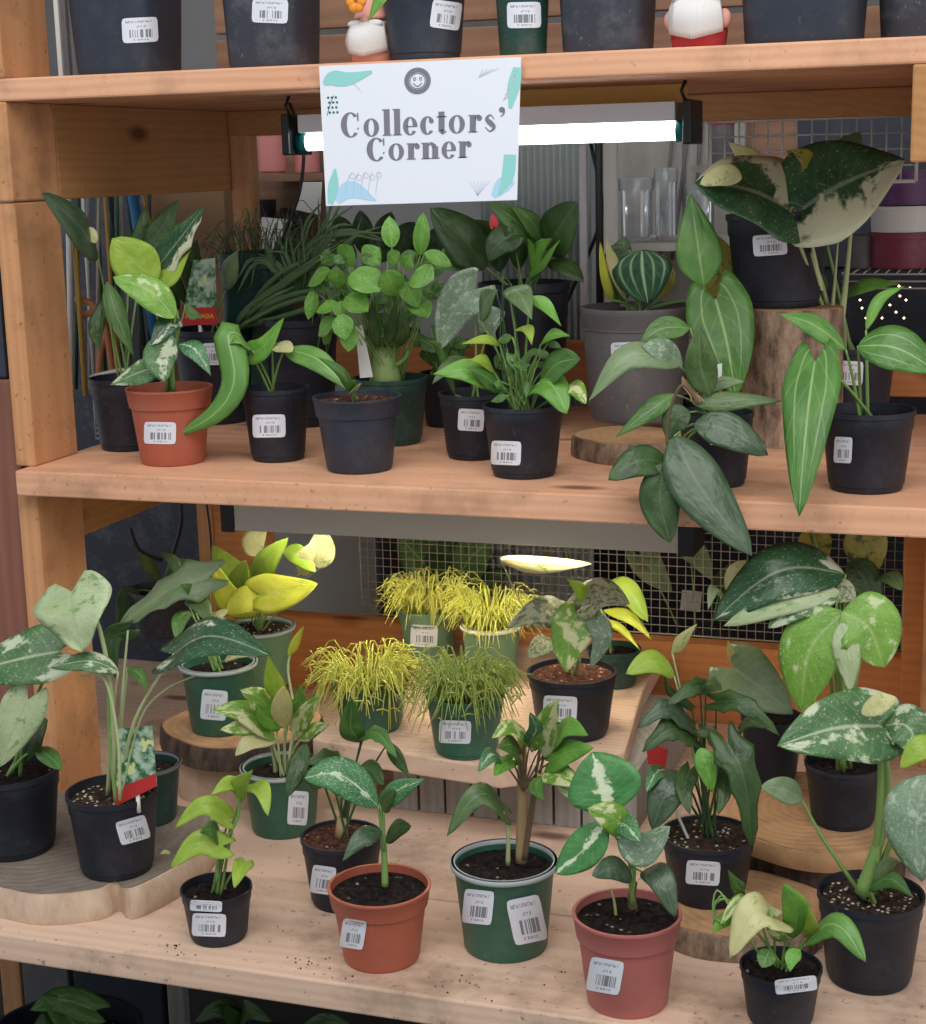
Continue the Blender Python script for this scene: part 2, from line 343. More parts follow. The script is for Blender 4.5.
LM = dict(
 dark=leafmat('dark_green_leaf', (0.03, 0.07, 0.018), (0.066, 0.13, 0.035), (0.12, 0.22, 0.1), 0.4, 0.12),
 dgrey=leafmat('dark_grey_green_leaf', (0.045, 0.09, 0.038), (0.10, 0.155, 0.085), (0.16, 0.25, 0.2), 0.4, 0.1, var=(0.22, 0.32, 0.27), th=0.72, vs=9, rough=0.28),
 mid=leafmat('green_leaf', (0.06, 0.155, 0.03), (0.11, 0.24, 0.055), (0.35, 0.5, 0.2), 0.5, 0.15),
 olive=leafmat('olive_leaf', (0.075, 0.15, 0.045), (0.14, 0.22, 0.08), (0.3, 0.36, 0.2), 0.4, 0.15),
 fresh=leafmat('fresh_green_leaf', (0.12, 0.33, 0.04), (0.2, 0.44, 0.07), (0.4, 0.6, 0.2), 0.35, 0.1),
 lime=leafmat('lime_leaf', (0.33, 0.50, 0.05), (0.44, 0.60, 0.09), (0.6, 0.7, 0.25), 0.3, 0.1, tr=0.35),
 yellow=leafmat('yellow_leaf', (0.62, 0.68, 0.06), (0.74, 0.76, 0.12), (0.75, 0.72, 0.25), 0.4, 0.12, var=(0.5, 0.64, 0.1), th=0.62, vs=3, tr=0.42),
 cream=leafmat('cream_leaf', (0.70, 0.68, 0.34), (0.78, 0.76, 0.42), (0.6, 0.6, 0.3), 0.3, 0.12, var=(0.42, 0.52, 0.16), th=0.62, vs=3, tr=0.4),
 gold=leafmat('golden_leaf', (0.38, 0.33, 0.05), (0.5, 0.42, 0.08), (0.5, 0.5, 0.2), 0.3, 0.15, var=(0.1, 0.14, 0.03), th=0.58, vs=3),
 pale=leafmat('pale_mint_leaf', (0.42, 0.51, 0.27), (0.52, 0.60, 0.36), (0.3, 0.44, 0.18), 0.35, 0.3, var=(0.22, 0.38, 0.12), th=0.6, vs=5, speck=0.3),
 grey=leafmat('grey_green_leaf', (0.18, 0.27, 0.12), (0.26, 0.35, 0.18), (0.36, 0.46, 0.27), 0.4, 0.25),
 silver=leafmat('silver_mottled_leaf', (0.15, 0.24, 0.14), (0.22, 0.32, 0.2), (0.4, 0.48, 0.35), 0.3, 0.1, var=(0.40, 0.48, 0.35), th=0.57, vs=6, speck=0.7),
 thai=leafmat('cream_marbled_leaf', (0.06, 0.16, 0.05), (0.12, 0.25, 0.09), CR, 0.55, 0.1, var=(0.60, 0.66, 0.46), th=0.545, vs=2.0, speck=0.3),
 thaid=leafmat('dark_cream_splashed_leaf', (0.018, 0.07, 0.028), (0.045, 0.13, 0.05), CR, 0.3, 0.06, var=(0.62, 0.66, 0.48), th=0.60, vs=1.8, speck=0.12, rough=0.3),
 thail=leafmat('lime_marbled_leaf', (0.16, 0.36, 0.04), (0.26, 0.48, 0.08), (0.6, 0.68, 0.35), 0.35, 0.15, var=(0.58, 0.68, 0.36), th=0.6, vs=2.6, speck=0.3),
 albo=leafmat('half_cream_leaf', (0.02, 0.075, 0.03), (0.055, 0.14, 0.055), CR, 0.3, 0.05, var=(0.64, 0.64, 0.44), th=0.62, vs=1.2, speck=0.1, half=0.45, rough=0.3),
 gw=leafmat('white_centred_leaf', (0.035, 0.17, 0.05), (0.07, 0.24, 0.08), (0.62, 0.72, 0.55), 0.6, 0.2, var=(0.5, 0.64, 0.42), th=0.66, vs=5, speck=0.6, center=True),
 njoy=leafmat('broad_white_striped_leaf', (0.05, 0.22, 0.05), (0.1, 0.3, 0.09), (0.7, 0.75, 0.6), 0.5, 0.08, var=(0.68, 0.76, 0.52), th=0.6, vs=1.8, center=True),
 poth=leafmat('cream_green_leaf', (0.16, 0.34, 0.04), (0.27, 0.46, 0.07), (0.6, 0.65, 0.3), 0.3, 0.1, var=(0.68, 0.70, 0.38), th=0.52, vs=2.2),
 anth=leafmat('pale_veined_leaf', (0.06, 0.18, 0.03), (0.11, 0.27, 0.05), (0.42, 0.58, 0.24), 0.75, 0.22, 4, vw=0.03, lw=0.07, bend=1.0, coll=(0.52,)),
 strap=leafmat('long_green_leaf', (0.1, 0.27, 0.05), (0.17, 0.36, 0.08), (0.42, 0.6, 0.22), 0.7, 0.12, 12, vw=0.035, bend=1.5),
 velvet=leafmat('velvet_white_veined_leaf', (0.012, 0.06, 0.025), (0.022, 0.085, 0.03), (0.34, 0.5, 0.28), 0.9, 0.2, 4, vw=0.04, lw=0.06, bend=1.5, rough=0.6, coll=(0.38, 0.74)),
 mottle=leafmat('grey_brown_mottled_leaf', (0.40, 0.39, 0.22), (0.5, 0.48, 0.32), (0.5, 0.5, 0.3), 0.3, 0.25, var=(0.14, 0.2, 0.1), th=0.53, vs=7, speck=0.8),
)
LM['stem'] = newmat('green_stem', 0.45, (0.22, 0.36, 0.1))[0]
LM['stemp'] = newmat('pale_stem', 0.5, (0.42, 0.48, 0.24))[0]
LM['stemd'] = newmat('dark_stem', 0.5, (0.05, 0.1, 0.035))[0]
LM['stemt'] = newmat('tan_cane_stem', 0.7, (0.36, 0.24, 0.12))[0]
LM['stemb'] = newmat('brown_stem', 0.7, (0.12, 0.08, 0.04))[0]
LM['spag'] = leafmat('yellow_green_string', (0.56, 0.58, 0.07), (0.68, 0.66, 0.14), lat=0, mid=0, tr=0.1)
LM['spag2'] = leafmat('olive_green_string', (0.24, 0.34, 0.06), (0.4, 0.46, 0.1), lat=0, mid=0, tr=0.1)
LM['fern'] = leafmat('deep_green_strap', (0.025, 0.085, 0.03), (0.07, 0.16, 0.06), lat=0, mid=0.3)
LM['needle'] = leafmat('dull_green_strap', (0.07, 0.14, 0.055), (0.13, 0.21, 0.09), lat=0, mid=0.3)

# ------------------------------------------------------------------ leaves
PROF = {
 'heart': (lambda u: (0.42+0.58*min(1, u/0.26)**0.5)*(1-u**1.9)**0.85 if u < 1 else 0, 0.26, 0.9),
 'oval': (lambda u: math.sin(math.pi*u**0.85)**0.72, 0.0, 1),
 'lance': (lambda u: math.sin(math.pi*u**0.75)**1.05, 0.0, 1),
 'arrow': (lambda u: (0.55+0.45*math.sin(math.pi*min(1, u/0.3)*0.5))*(1-u)**0.75, 0.38, 0.9),
 'lobed': (lambda u: (0.42+0.58*min(1, u/0.25)**0.5)*(1-u**1.7)**0.8*(1-0.28*abs(math.sin(u*math.pi*3.5))), 0.2, 0.85),
 'strap': (lambda u: min(1, u*9)**0.6*(1-u**3)**0.8, 0.0, 1),
}
def leaf_geo(mb, path, width, shape='heart', fold=0.25, roll=0.0, bow=0.06, wave=0.04, nu=18, nv=10, face=None, corr=True):
    hw, lobe, lp = PROF[shape]
    _c = catmull(path, 40); us = [(i/nu)**1.35 for i in range(nu+1)]; pts = []
    for uu in us:
        a_ = min(int(uu*40), 39); pts.append(_c[a_].lerp(_c[a_+1], uu*40-a_))
    L = sum((pts[i+1]-pts[i]).length for i in range(nu))
    vd = (pts[nu//2]-EYE).normalized()
    n0 = face if face else (Vector((-vd.x, -vd.y, 0)).normalized()*0.82+Vector((0, 0, 0.52)))
    n0 = n0.normalized(); b0 = len(mb.v); ph = random.uniform(0, 6)
    T = (pts[-1]-pts[0]).normalized()
    sd = T.cross(n0)
    if sd.length < 0.05: sd = T.cross(Vector((0, 0, 1)))
    sd.normalize()
    if roll: sd = Matrix.Rotation(math.radians(roll), 3, T) @ sd
    k = 1.0; LB = lobe*L
    if corr:   # real width from how wide it looks
        ti = (T - vd*T.dot(vd)); 
        if ti.length > 1e-4:
            ti.normalize(); pi_ = vd.cross(ti); a = abs(sd.dot(pi_)); k = 1.0/max(a, 0.45)
    wd = width*k; LB = min(LB, 0.42*wd)
    pn = None
    for i, p in enumerate(pts):
        u = us[i]; t = (pts[min(i+1, nu)]-pts[max(i-1, 0)])
        t = t.normalized() if t.length > 1e-9 else T
        s = (sd - t*sd.dot(t))
        s = s.normalized() if s.length > 0.1 else (pn or sd)
        if pn and s.dot(pn) < 0: s = -s
        pn = s; nn = s.cross(t).normalized()
        if nn.dot(n0) < 0 and abs(roll) < 80: nn = -nn
        h = hw(u)*wd*0.5
        for j in range(nv+1):
            v = -1+2*j/nv; av = abs(v)
            q = p + s*(v*h) - t*(LB*av**lp*(1-u)**3)
            q = q + nn*(fold*av*h*(0.9-0.5*u) + bow*L*4*u*(1-u) - bow*0.8*L*av*av*hw(u) + wave*wd*0.5*av*math.sin(u*9+ph+v*1.5))
            mb.v.append(q); mb.uv.append((0.5+v*0.5, u))
    for i in range(nu):
        for j in range(nv):
            a = b0+i*(nv+1)+j
            mb.f.append((a, a+1, a+nv+2, a+nv+1))
    return pts

# ------------------------------------------------------------------ pots
PROFS = {}
def potprof(style, R, H):
    """outer profile as (r, z) with rb at z=0, and the inner lip"""
    if style == 'band':   # thick collar
        rb = 0.74*R
        o = [(rb*0.96, 0), (rb, 0.004), (R*0.885, H*0.74), (R*0.93, H*0.75), (R*0.985, H*0.965), (R, H*0.975), (R, H), (R*0.94, H)]
    elif style == 'lip':  # slim pale lip
        rb = 0.78*R
        o = [(rb*0.96, 0), (rb, 0.004), (R*0.93, H*0.93), (R*0.94, H*0.94), (R*0.99, H*0.945), (R, H*0.965), (R, H*0.99), (R*0.985, H), (R*0.93, H)]
    elif style == 'sq':
        rb = 0.86*R
        o = [(rb*0.97, 0), (rb, 0.006), (R*0.96, H*0.9), (R, H*0.91), (R, H), (R*0.96, H)]
    elif style == 'tub':
        rb = 0.82*R
        o = [(rb*0.96, 0), (rb, 0.006), (R*0.95, H*0.80), (R*0.97, H*0.81), (R*0.97, H*0.84), (R*0.985, H*0.85), (R*0.985, H*0.93), (R*1.0, H*0.94), (R, H), (R*0.96, H)]
    else:                 # nursery
        rb = 0.80*R
        o = [(rb*0.93, 0), (rb*0.96, 0.003), (rb*0.965, H*0.07), (rb*1.0, H*0.08), (R*0.93, H*0.76), (R*0.955, H*0.78), (R*0.965, H*0.93), (R, H*0.94), (R, H), (R*0.95, H)]
    return o, rb
def prof_r(o, z):
    for (r0, z0), (r1, z1) in zip(o, o[1:]):
        if z1 > z0 and z0 <= z <= z1: return r0+(r1-r0)*(z-z0)/(z1-z0)
    return o[-2][0] if z > 0 else o[0][0]
class Pot: pass
def make_pot(name, label, cx, rimy, by, rw, mat, z=None, Y=None, style='nurs', soil='soil', fill=0.86, rim=None, stickers=(), group='potted plants on the shelves', cat='potted plant', sq=0, ang=0.3, hmul=1.0):
    if z is None: z = aty(cx, by, Y).z
    z += 0.0004; bxp = cx+(by-rimy)*(VPX-cx)/(VPY-rimy)
    if rimy > 800: rimy += 3
    pf = atz(bxp, by, z); hd = (pf-EYE); hd.z = 0; hd.normalize()
    R = rw*depth(pf)/F_PX/2
    for _ in range(3):
        rb = 0.76*R; c = pf+hd*rb
        n = hd; d = ray(cx, rimy); top = EYE+d*((c-EYE).dot(n)/d.dot(n))
        R = rw*depth(top)/F_PX/2
    H = max(0.02, (top.z-z))*hmul
    return pot_at(name, label, (c.x, c.y, z), R, H, mat, style, soil, fill, rim, stickers, group, cat, sq, ang)
def pot_at(name, label, loc, R, H, mat, style='nurs', soil='soil', fill=0.86, rim=None, stickers=(), group=None, cat='potted plant', sq=0, ang=0.3):
    p = Pot(); c = Vector(loc)+Vector((0, 0, 0.0004)); o, rb = potprof(style, R, H)
    root = thing(name, c, label, cat, group)
    inner = [(o[-1][0], H-0.002), (o[-1][0]*0.975, H*fill-0.004), (0.0005, H*fill-0.005)]
    mb = MB().lathe(c, o+inner, 48, sq, ang)
    body = mb.build('pot', M[mat], root)
    # crisp edges
    for poly in body.data.polygons: poly.use_smooth = True
    md = body.modifiers.new('e', 'EDGE_SPLIT'); md.split_angle = math.radians(38)
    if rim:
        rp = [(r*1.006+0.0003, zz) for r, zz in o if zz > H*0.935] ; rp = [(rp[0][0]*0.985, rp[0][1])]+rp+[(o[-1][0]-0.001, H+0.0006), (o[-1][0]-0.001, H*0.95)]
        k = MB(); k.lathe(c, rp, 48, sq, ang); k.f = k.f[:-2]; k.build('rim', M[rim], body)
    if soil:
        sm = MB(); rr = prof_r(o, H*fill)*0.955-0.001; b0 = 0; nr, na = 7, 28
        sm.v.append(c+Vector((0, 0, H*fill+0.003))); sm.uv.append((0, 0))
        for i in range(1, nr+1):
            for j in range(na):
                w = 2*math.pi*j/na
                q = (abs(math.cos(w))**sq+abs(math.sin(w))**sq)**(-1.0/sq) if sq else 1
                r_ = rr*i/nr*q
                sm.v.append(c+Vector((r_*math.cos(w+ang), r_*math.sin(w+ang), H*fill+(random.uniform(-0.003, 0.003) if i < nr else 0)+0.002*(1-i/nr)))); sm.uv.append((0, 0))
        for j in range(na): sm.f.append((0, 1+j, 1+(j+1) % na))
        for i in range(nr-1):
            for j in range(na): sm.f.append((1+i*na+j, 1+(i+1)*na+j, 1+(i+1)*na+(j+1) % na, 1+i*na+(j+1) % na))
        sm.build('soil', M[soil], root)
    for st in stickers:
        sx, sy, sw, sh = st[:4]; a = math.radians(st[4] if len(st) > 4 else 0)
        vs, fs, uvs = [], [], []; nx, ny = 8, 6
        off = min(0.03, 0)
        for i in range(ny+1):
            for j in range(nx+1):
                lx = (j/nx-0.5)*sw; ly = (0.5-i/ny)*sh
                # rounded corners
                fx, fy = abs(j/nx-0.5)*2, abs(0.5-i/ny)*2
                if fx > 0.99 and fy > 0.99: lx *= 0.94; ly *= 0.94
                X = sx+lx*math.cos(a)-ly*math.sin(a); Yp = sy+lx*math.sin(a)+ly*math.cos(a)
                d = ray(X, Yp); r = R*0.9; pt = None
                for _ in range(4):
                    ax, ay = EYE.x-c.x, EYE.y-c.y; A = d.x*d.x+d.y*d.y; B = 2*(ax*d.x+ay*d.y); C_ = ax*ax+ay*ay-r*r
                    D = B*B-4*A*C_
                    t = (-B-math.sqrt(max(D, 0)))/(2*A); pt = EYE+d*t
                    zz = min(max(pt.z-c.z, 0.002), H*0.999)
                    w = math.atan2(pt.y-c.y, pt.x-c.x)-ang
                    q = (abs(math.cos(w))**sq+abs(math.sin(w))**sq)**(-1.0/sq) if sq else 1
                    r = prof_r(o, zz)*q+0.0011
                    if 0.7*H < zz and not sq: r = max(r, prof_r(o, 0.7*H)*q+0.0011)
                vs.append(pt); uvs.append((j/nx, 1-(0.5-(0.5-i/ny))))
        # uv y: top row = 1
        uvs = [((k % (nx+1))/nx, (k//(nx+1))/ny) for k in range(len(vs))]
        for i in range(ny):
            for j in range(nx):
                q = i*(nx+1)+j; fs.append((q, q+1, q+nx+2, q+nx+1))
        # rows go from lower edge (ly positive = down) to top
        mk('price_sticker', vs, fs, M['sticker'], body, uvs)
    p.root, p.c, p.R, p.H, p.o = root, c, R, H, o; p.soil = c+Vector((0, 0, H*fill)); p.top = c.z+H
    return p
def wp(p, x, y, dy): return aty(x, y, p.c.y+dy)
def leaves(p, specs, stem='stem', sr=0.0016, part='leaf', spread=0.35, default='heart', org=None):
    for sp in specs:
        path, w, mat = sp[0], sp[1], sp[2]; k = sp[3] if len(sp) > 3 else {}
        shape = k.get('s', default); db = k.get('db', -0.02); dt = k.get('dt', -0.07)
        n = len(path); P3 = [wp(p, x, y, db+(dt-db)*i/(n-1)) for i, (x, y) in enumerate(path)]
        width = w*depth(P3[0])/F_PX
        mb = MB(); leaf_geo(mb, P3, width, shape, fold=k.get('f', 0.18), roll=k.get('r', 0), bow=k.get('b', 0.05), wave=k.get('w', 0.05), face=k.get('n'))
        mb.build(part, LM[mat], p.root, solid=0.0007)
        if k.get('st', 1):
            o = k.get('o') or org; base = p.soil+Vector((random.uniform(-1, 1), random.uniform(-1, 1), 0))*p.R*spread*0.5 if not o else wp(p, o[0], o[1], k.get('od', -0.01))
            if not o: base.z -= 0.004
            e = P3[0]; via = [wp(p, x, y, db*0.85) for x, y in k.get('via', [])]
            if not via:
                via = [base.lerp(e, 0.55)+Vector((0, 0, 0.18*(e-base).length if e.z > base.z else 0.3*(e-base).length))*0.35]
            mb = MB(); mb.tube(catmull([base]+via+[e], 12), [k.get('sr', sr)*(1.3-0.6*i/12) for i in range(13)], 6)
            mb.build('stem', LM[k.get('sm', stem)], p.root)
def stem(p, pts, r, mat='stem', d=-0.01, name='stem', r2=None):
    P3 = [wp(p, x, y, d) if not isinstance(x, str) else None for x, y in pts]; n = 14
    MB().tube(catmull(P3, n), [r+((r2 if r2 is not None else r*0.7)-r)*i/n for i in range(n+1)], 8).build(name, LM[mat], p.root)
def foliage(p, items, mat, name='foliage', stemmat='stem', sr=0.0011, shape='oval', nstem=True):
    mb = MB(); ms = MB()
    for it in items:
        x0, y0, x1, y1, w = it[:5]; dd = it[5] if len(it) > 5 else random.uniform(-0.06, 0.03)
        a = wp(p, x0, y0, dd); b = wp(p, x1, y1, dd+random.uniform(-0.02, 0.02))
        leaf_geo(mb, [a, b], w*depth(a)/F_PX, shape, nu=8, nv=4, roll=random.uniform(-18, 18))
        if nstem:
            base = p.soil+Vector((random.uniform(-.3, .3), random.uniform(-.3, .3), 0))*p.R
            ms.tube(catmull([base, base.lerp(a, 0.5)+Vector((0, 0, 0.012)), a], 6), sr, 5)
    mb.build(name, LM[mat], p.root)
    if nstem: ms.build('stem', LM[stemmat], p.root)
def rnd_foliage(p, n, x0, x1, y0, y1, L, w, mat, shape='oval', **k):
    it = []
    for _ in range(n):
        x, y = random.uniform(x0, x1), random.uniform(y0, y1); a = random.uniform(0, 2*math.pi); l = L*random.uniform(0.7, 1.2)
        it.append((x-l*.5*math.cos(a), y-l*.3*math.sin(a), x+l*.5*math.cos(a), y+l*.45*abs(math.sin(a))+3, w*random.uniform(.7, 1.2)))
    foliage(p, it, mat, shape=shape, **k)
def strings(p, n, reach, hgt, r, mat, droop=0.03, name='foliage'):
    mb = MB()
    for i in range(n):
        a = random.uniform(0, 2*math.pi); q = math.sqrt(random.random()); b = p.soil+Vector((math.cos(a), math.sin(a), 0))*p.R*0.8*q
        a2 = a+random.uniform(-1.2, 1.2); k = random.uniform(0.45, 1.0)
        e = b+Vector((math.cos(a2)*reach*k, math.sin(a2)*reach*k, hgt*random.uniform(0.1, 1.0)-droop*random.random()*q*1.6))
        m_ = b.lerp(e, 0.45)+Vector((random.uniform(-.008, .008), random.uniform(-.008, .008), hgt*random.uniform(0.5, 1.0)))
        if e.z < p.top-0.005:
            dd = Vector((e.x-p.c.x, e.y-p.c.y, 0)); l = dd.length
            if l < p.R+0.006: e += dd.normalized()*(p.R+0.006-l)
        mb.tube(catmull([b, m_, e], 6), [r*(1-0.09*t) for t in range(7)], 5)
        if random.random() < 0.5:
            f = e.lerp(m_, 0.4); g = f+Vector((random.uniform(-.02, .02), random.uniform(-.02, .02), random.uniform(-.004, .02)))
            mb.tube([f, f.lerp(g, .5)+Vector((0, 0, .003)), g], r*0.8, 4)
    mb.build(name, LM[mat], p.root)
def pxtext(body, p3, ux, uy, size, mat, root, name='lettering'):
    cu = bpy.data.curves.new(name, 'FONT'); cu.body = body; cu.size = size; cu.extrude = 0.0002; cu.align_x = 'CENTER'
    o = bpy.data.objects.new(name, cu); S.collection.objects.link(o)
    dg = bpy.context.evaluated_depsgraph_get(); me = bpy.data.meshes.new_from_object(o.evaluated_get(dg)); bpy.data.objects.remove(o)
    n = ux.cross(uy); vs = [p3+ux*v.co.x+uy*v.co.y+n*(v.co.z+0.0004) for v in me.vertices]; fs = [tuple(q.vertices) for q in me.polygons]
    return mk(name, vs, fs, mat, root, smooth=False)
def quad_slab(name, corners, dpt, th, mat, root):
    """flat card seen through four picture corners on a plane at depth dpt, thickness th"""
    q = [aty(x, y, dpt) for x, y in corners]; n = (q[1]-q[0]).cross(q[3]-q[0]).normalized()
    if n.dot(q[0]-EYE) > 0: n = -n
    vs = q+[v-n*th for v in q]
    fs = [(0,1,2,3),(7,6,5,4),(0,4,5,1),(1,5,6,2),(2,6,7,3),(3,7,4,0)]
    return mk(name, vs, fs, mat, root, smooth=False), q, n
# ------------------------------------------------------------------ setting
ZT0, ZT1 = 1.650, 1.682      # top board
ZM0, ZM1 = 1.078, 1.116      # middle board
ZB0, ZB1 = 0.534, 0.572      # bottom board
YB = 1.697
fm = newmat('dark_concrete', 0.9, (0.07, 0.065, 0.06), 0.2)[0]
struct(MB().box((-4, -1, -0.05), (3, 6, 0)).build('floor', fm, smooth=False))
wm, N, b = newmat('grey_wall', 0.85)
tc = nd(N, 'ShaderNodeTexCoord'); f = noise(N, tc.outputs['Object'], 1.6, 3); c = mix(N, smooth(N, f, 0.35, 0.65), (0.17, 0.16, 0.155), (0.3, 0.29, 0.29)); N.links.new(c, b.inputs['Base Color'])
struct(MB().box((-4, 4.3, 0), (3, 4.4, 3.2)).build('wall_back', wm, smooth=False))
struct(MB().box((-4, 2.1, 3.0), (3, 4.4, 3.1)).build('added_shade_roof', wm, smooth=False))  # unseen roof over the rear part only, added to darken the rack

# ------------------------------------------------------------------ the timber display rack
rack = thing('display_rack', (-0.6, 2.1, 0), 'long open timber display rack of pine planks holding all the potted plants', 'shelving')
def board(name, a, b, mat, root=rack, bev=0.003): return MB().box(a, b).build(name, M[mat], root, smooth=False, bevel=bev)
board('shelf_board', (-1.75, 2.10, ZT0), (0.6, 2.84, ZT1), 'board')
board('shelf_board', (-1.417, 2.07, ZM0), (0.6, 2.84, ZM1), 'board')
board('shelf_board', (-1.95, YB, ZB0), (0.8, 1.95, ZB1), 'board_low')
board('shelf_board', (-1.95, 1.953, ZB0), (0.8, 2.30, ZB1), 'board_low')
board('shelf_board', (-1.95, 2.303, ZB0), (0.8, 2.84, ZB1), 'board_low')
board('post', (-1.437, 2.10, 1.5085), (-1.402, 2.225, ZT0), 'post')
board('post', (-1.437, 2.104, ZM1), (-1.403, 2.225, 1.507), 'post')
board('post', (-1.437, 2.10, ZB1), (-1.402, 2.225, ZM0), 'post')
board('post', (-1.437, 2.10, ZT1), (-1.402, 2.225, 2.2), 'post')
board('post', (-1.437, 2.66, ZB1), (-1.402, 2.84, ZM0), 'post')
board('post', (-1.40, 2.655, ZB1+0.0), (-1.315, 2.735, ZM0), 'rail')
board('post', (-1.401, 2.802, ZM1), (-1.362, 2.84, ZT0), 'post')
board('post', (-0.172, 2.70, ZB1), (-0.135, 2.84, ZM0), 'rail')
board('post', (-0.135, 2.62, ZB1), (-0.09, 2.84, ZM0), 'post')
board('side_beam', (-1.437, 2.2255, 1.508), (-1.402, 2.84, ZT0), 'beam')
board('side_beam', (-1.437, 2.2255, 0.983), (-1.402, 2.66, ZM0), 'beam')
board('side_beam', (-0.142, 2.10, 1.535), (-0.104, 2.84, ZT0), 'beam')
board('rear_rail', (-1.361, 2.80, 1.15), (0.6, 2.838, 1.235), 'rail')
board('rear_rail', (-1.35, 2.75, 0.5725), (-0.172, 2.79, 0.715), 'rail')
board('rear_rail', (-1.402, 2.80, 1.605), (-0.142, 2.838, 1.6495), 'beam')
tag(board('fence_plank', (-1.75, 2.12, 0.61), (-1.4385, 2.15, 1.245), 'redplank', None), 'reddish brown upright plank at the left end of the rack', 'plank')
tag(board('black_sheet', (-1.75, 2.12, 1.247), (-1.452, 2.14, 1.46), 'slate', None), 'small black panel at the left edge above the reddish plank', 'panel')

# wire mesh panels
def mesh_panel(name, x0, x1, z0, z1, Y, pitch, r, mat, label, frame=True):
    mb = MB(); fr = MB(); nx = int((x1-x0)/pitch); nz = int((z1-z0)/pitch)
    for i in range(1, nx): x = x0+(x1-x0)*i/nx; mb.tube([(x, Y, z0), (x, Y, z1)], r, 4)
    for i in range(1, nz): z = z0+(z1-z0)*i/nz; mb.tube([(x0, Y+r, z), (x1, Y+r, z)], r, 4)
    t = thing(name, (x0, Y, z0), label, 'wire mesh')
    mb.build('wires', M[mat], t)
    for a, b_ in (((x0, z0), (x1, z0)), ((x1, z0), (x1, z1)), ((x1, z1), (x0, z1)), ((x0, z1), (x0, z0))): fr.tube([(a[0], Y, a[1]), (b_[0], Y, b_[1])], r*2.2, 5)
    fr.build('frame', M[mat], t)
mesh_panel('wire_mesh_panel', -1.17, -0.178, 0.716, 1.06, 2.795, 0.0155, 0.0008, 'wire_g', 'fine galvanised mesh panel behind the grass-like plants of the lower tier')
mesh_panel('wire_mesh_panel', -0.52, -0.182, 1.50, 1.6048, 2.845, 0.0235, 0.0015, 'wire_w', 'white wire grid panel at top right behind the splashed leaves')

# ------------------------------------------------------------------ shop lights
def shop_light(x0, x1, Y, zt, tubez, tubemat, label, hous):
    t = thing('shop_light', ((x0+x1)/2, Y, zt), label, 'light fixture', None)
    h = MB().box((x0+0.01, Y-0.035, tubez+0.0135), (x1-0.01, Y+0.035, zt))
    if tubemat == 'tubew':
        h.box((x0+0.01, Y-0.040, tubez-0.014), (x1-0.01, Y-0.036, zt)); h.box((x0+0.01, Y+0.036, tubez-0.014), (x1-0.01, Y+0.040, zt))
    h.build('housing', M[hous], t, smooth=False, bevel=0.0008)
    MB().tube([(x0+0.014, Y-0.01, tubez), (x1-0.014, Y-0.01, tubez)], 0.0125, 16).build('tube', M[tubemat], t)
    for x in (x0, x1-0.012):
        e = MB().tube([(x, Y-0.01, tubez), (x+0.014, Y-0.01, tubez)], 0.0145, 16).build('tube_cap', M['teal' if tubemat == 'tube' else 'blackpl'], t)
    for x in (x0-0.014, x1-0.010 if tubemat == 'tubew' else x1+0.002): MB().box((x, Y-0.042, tubez-0.018), (x+(0.024 if tubemat == 'tubew' else 0.012), Y+0.042, zt+0.002)).build('end_cap', M['blackpl'], t, smooth=False, bevel=0.002)
    for x in (x0-0.004, x1+0.004): MB().tube([(x, Y-0.03, zt), (x-0.006, Y-0.03, (zt+(ZT0 if zt > 1.2 else ZM0))/2), (x, Y-0.03, (ZT0 if zt > 1.2 else ZM0)-.0008)], 0.0025, 6).build('hanger', M['blackpl'], t)
    return t
shop_light(-1.03, -0.453, 2.30, 1.622, 1.583, 'tube', 'glowing fluorescent shop light with teal ends behind the sign', 'white_metal')
shop_light(-1.188, -0.455, 2.345, 1.026, 0.999, 'tubew', 'grey shop light hung under the middle shelf over the yellow plants', 'grey_metal')
tag(MB().box((-0.9, 2.36, 1.607), (-0.472, 2.40, 1.6495)).build('batten', M['yellowpvc'], smooth=False, bevel=0.002), 'yellowish batten fixed under the top shelf behind the shop light', 'batten')
def cable(label, pts, Y, r=0.0028, cat='cable', mat='blackpl', name='cable'):
    return tag(MB().tube(catmull([aty(x, y, Y) for x, y in pts], 20), r, 6).build(name, M[mat]), label, cat)
cable('black cord dropping from the light left of the sign down past the hanging cards', [(289, 102), (303, 140), (300, 190), (284, 235), (275, 262)], 2.52)
cable('black cable looping down in front of the grey corrugated sheet', [(590, 140), (602, 200), (596, 235), (572, 290), (560, 318)], 2.86, 0.0034)
cable('black cable hanging beside the orange post under the middle shelf', [(206, 500), (210, 530), (212, 560)], 2.62, 0.002)

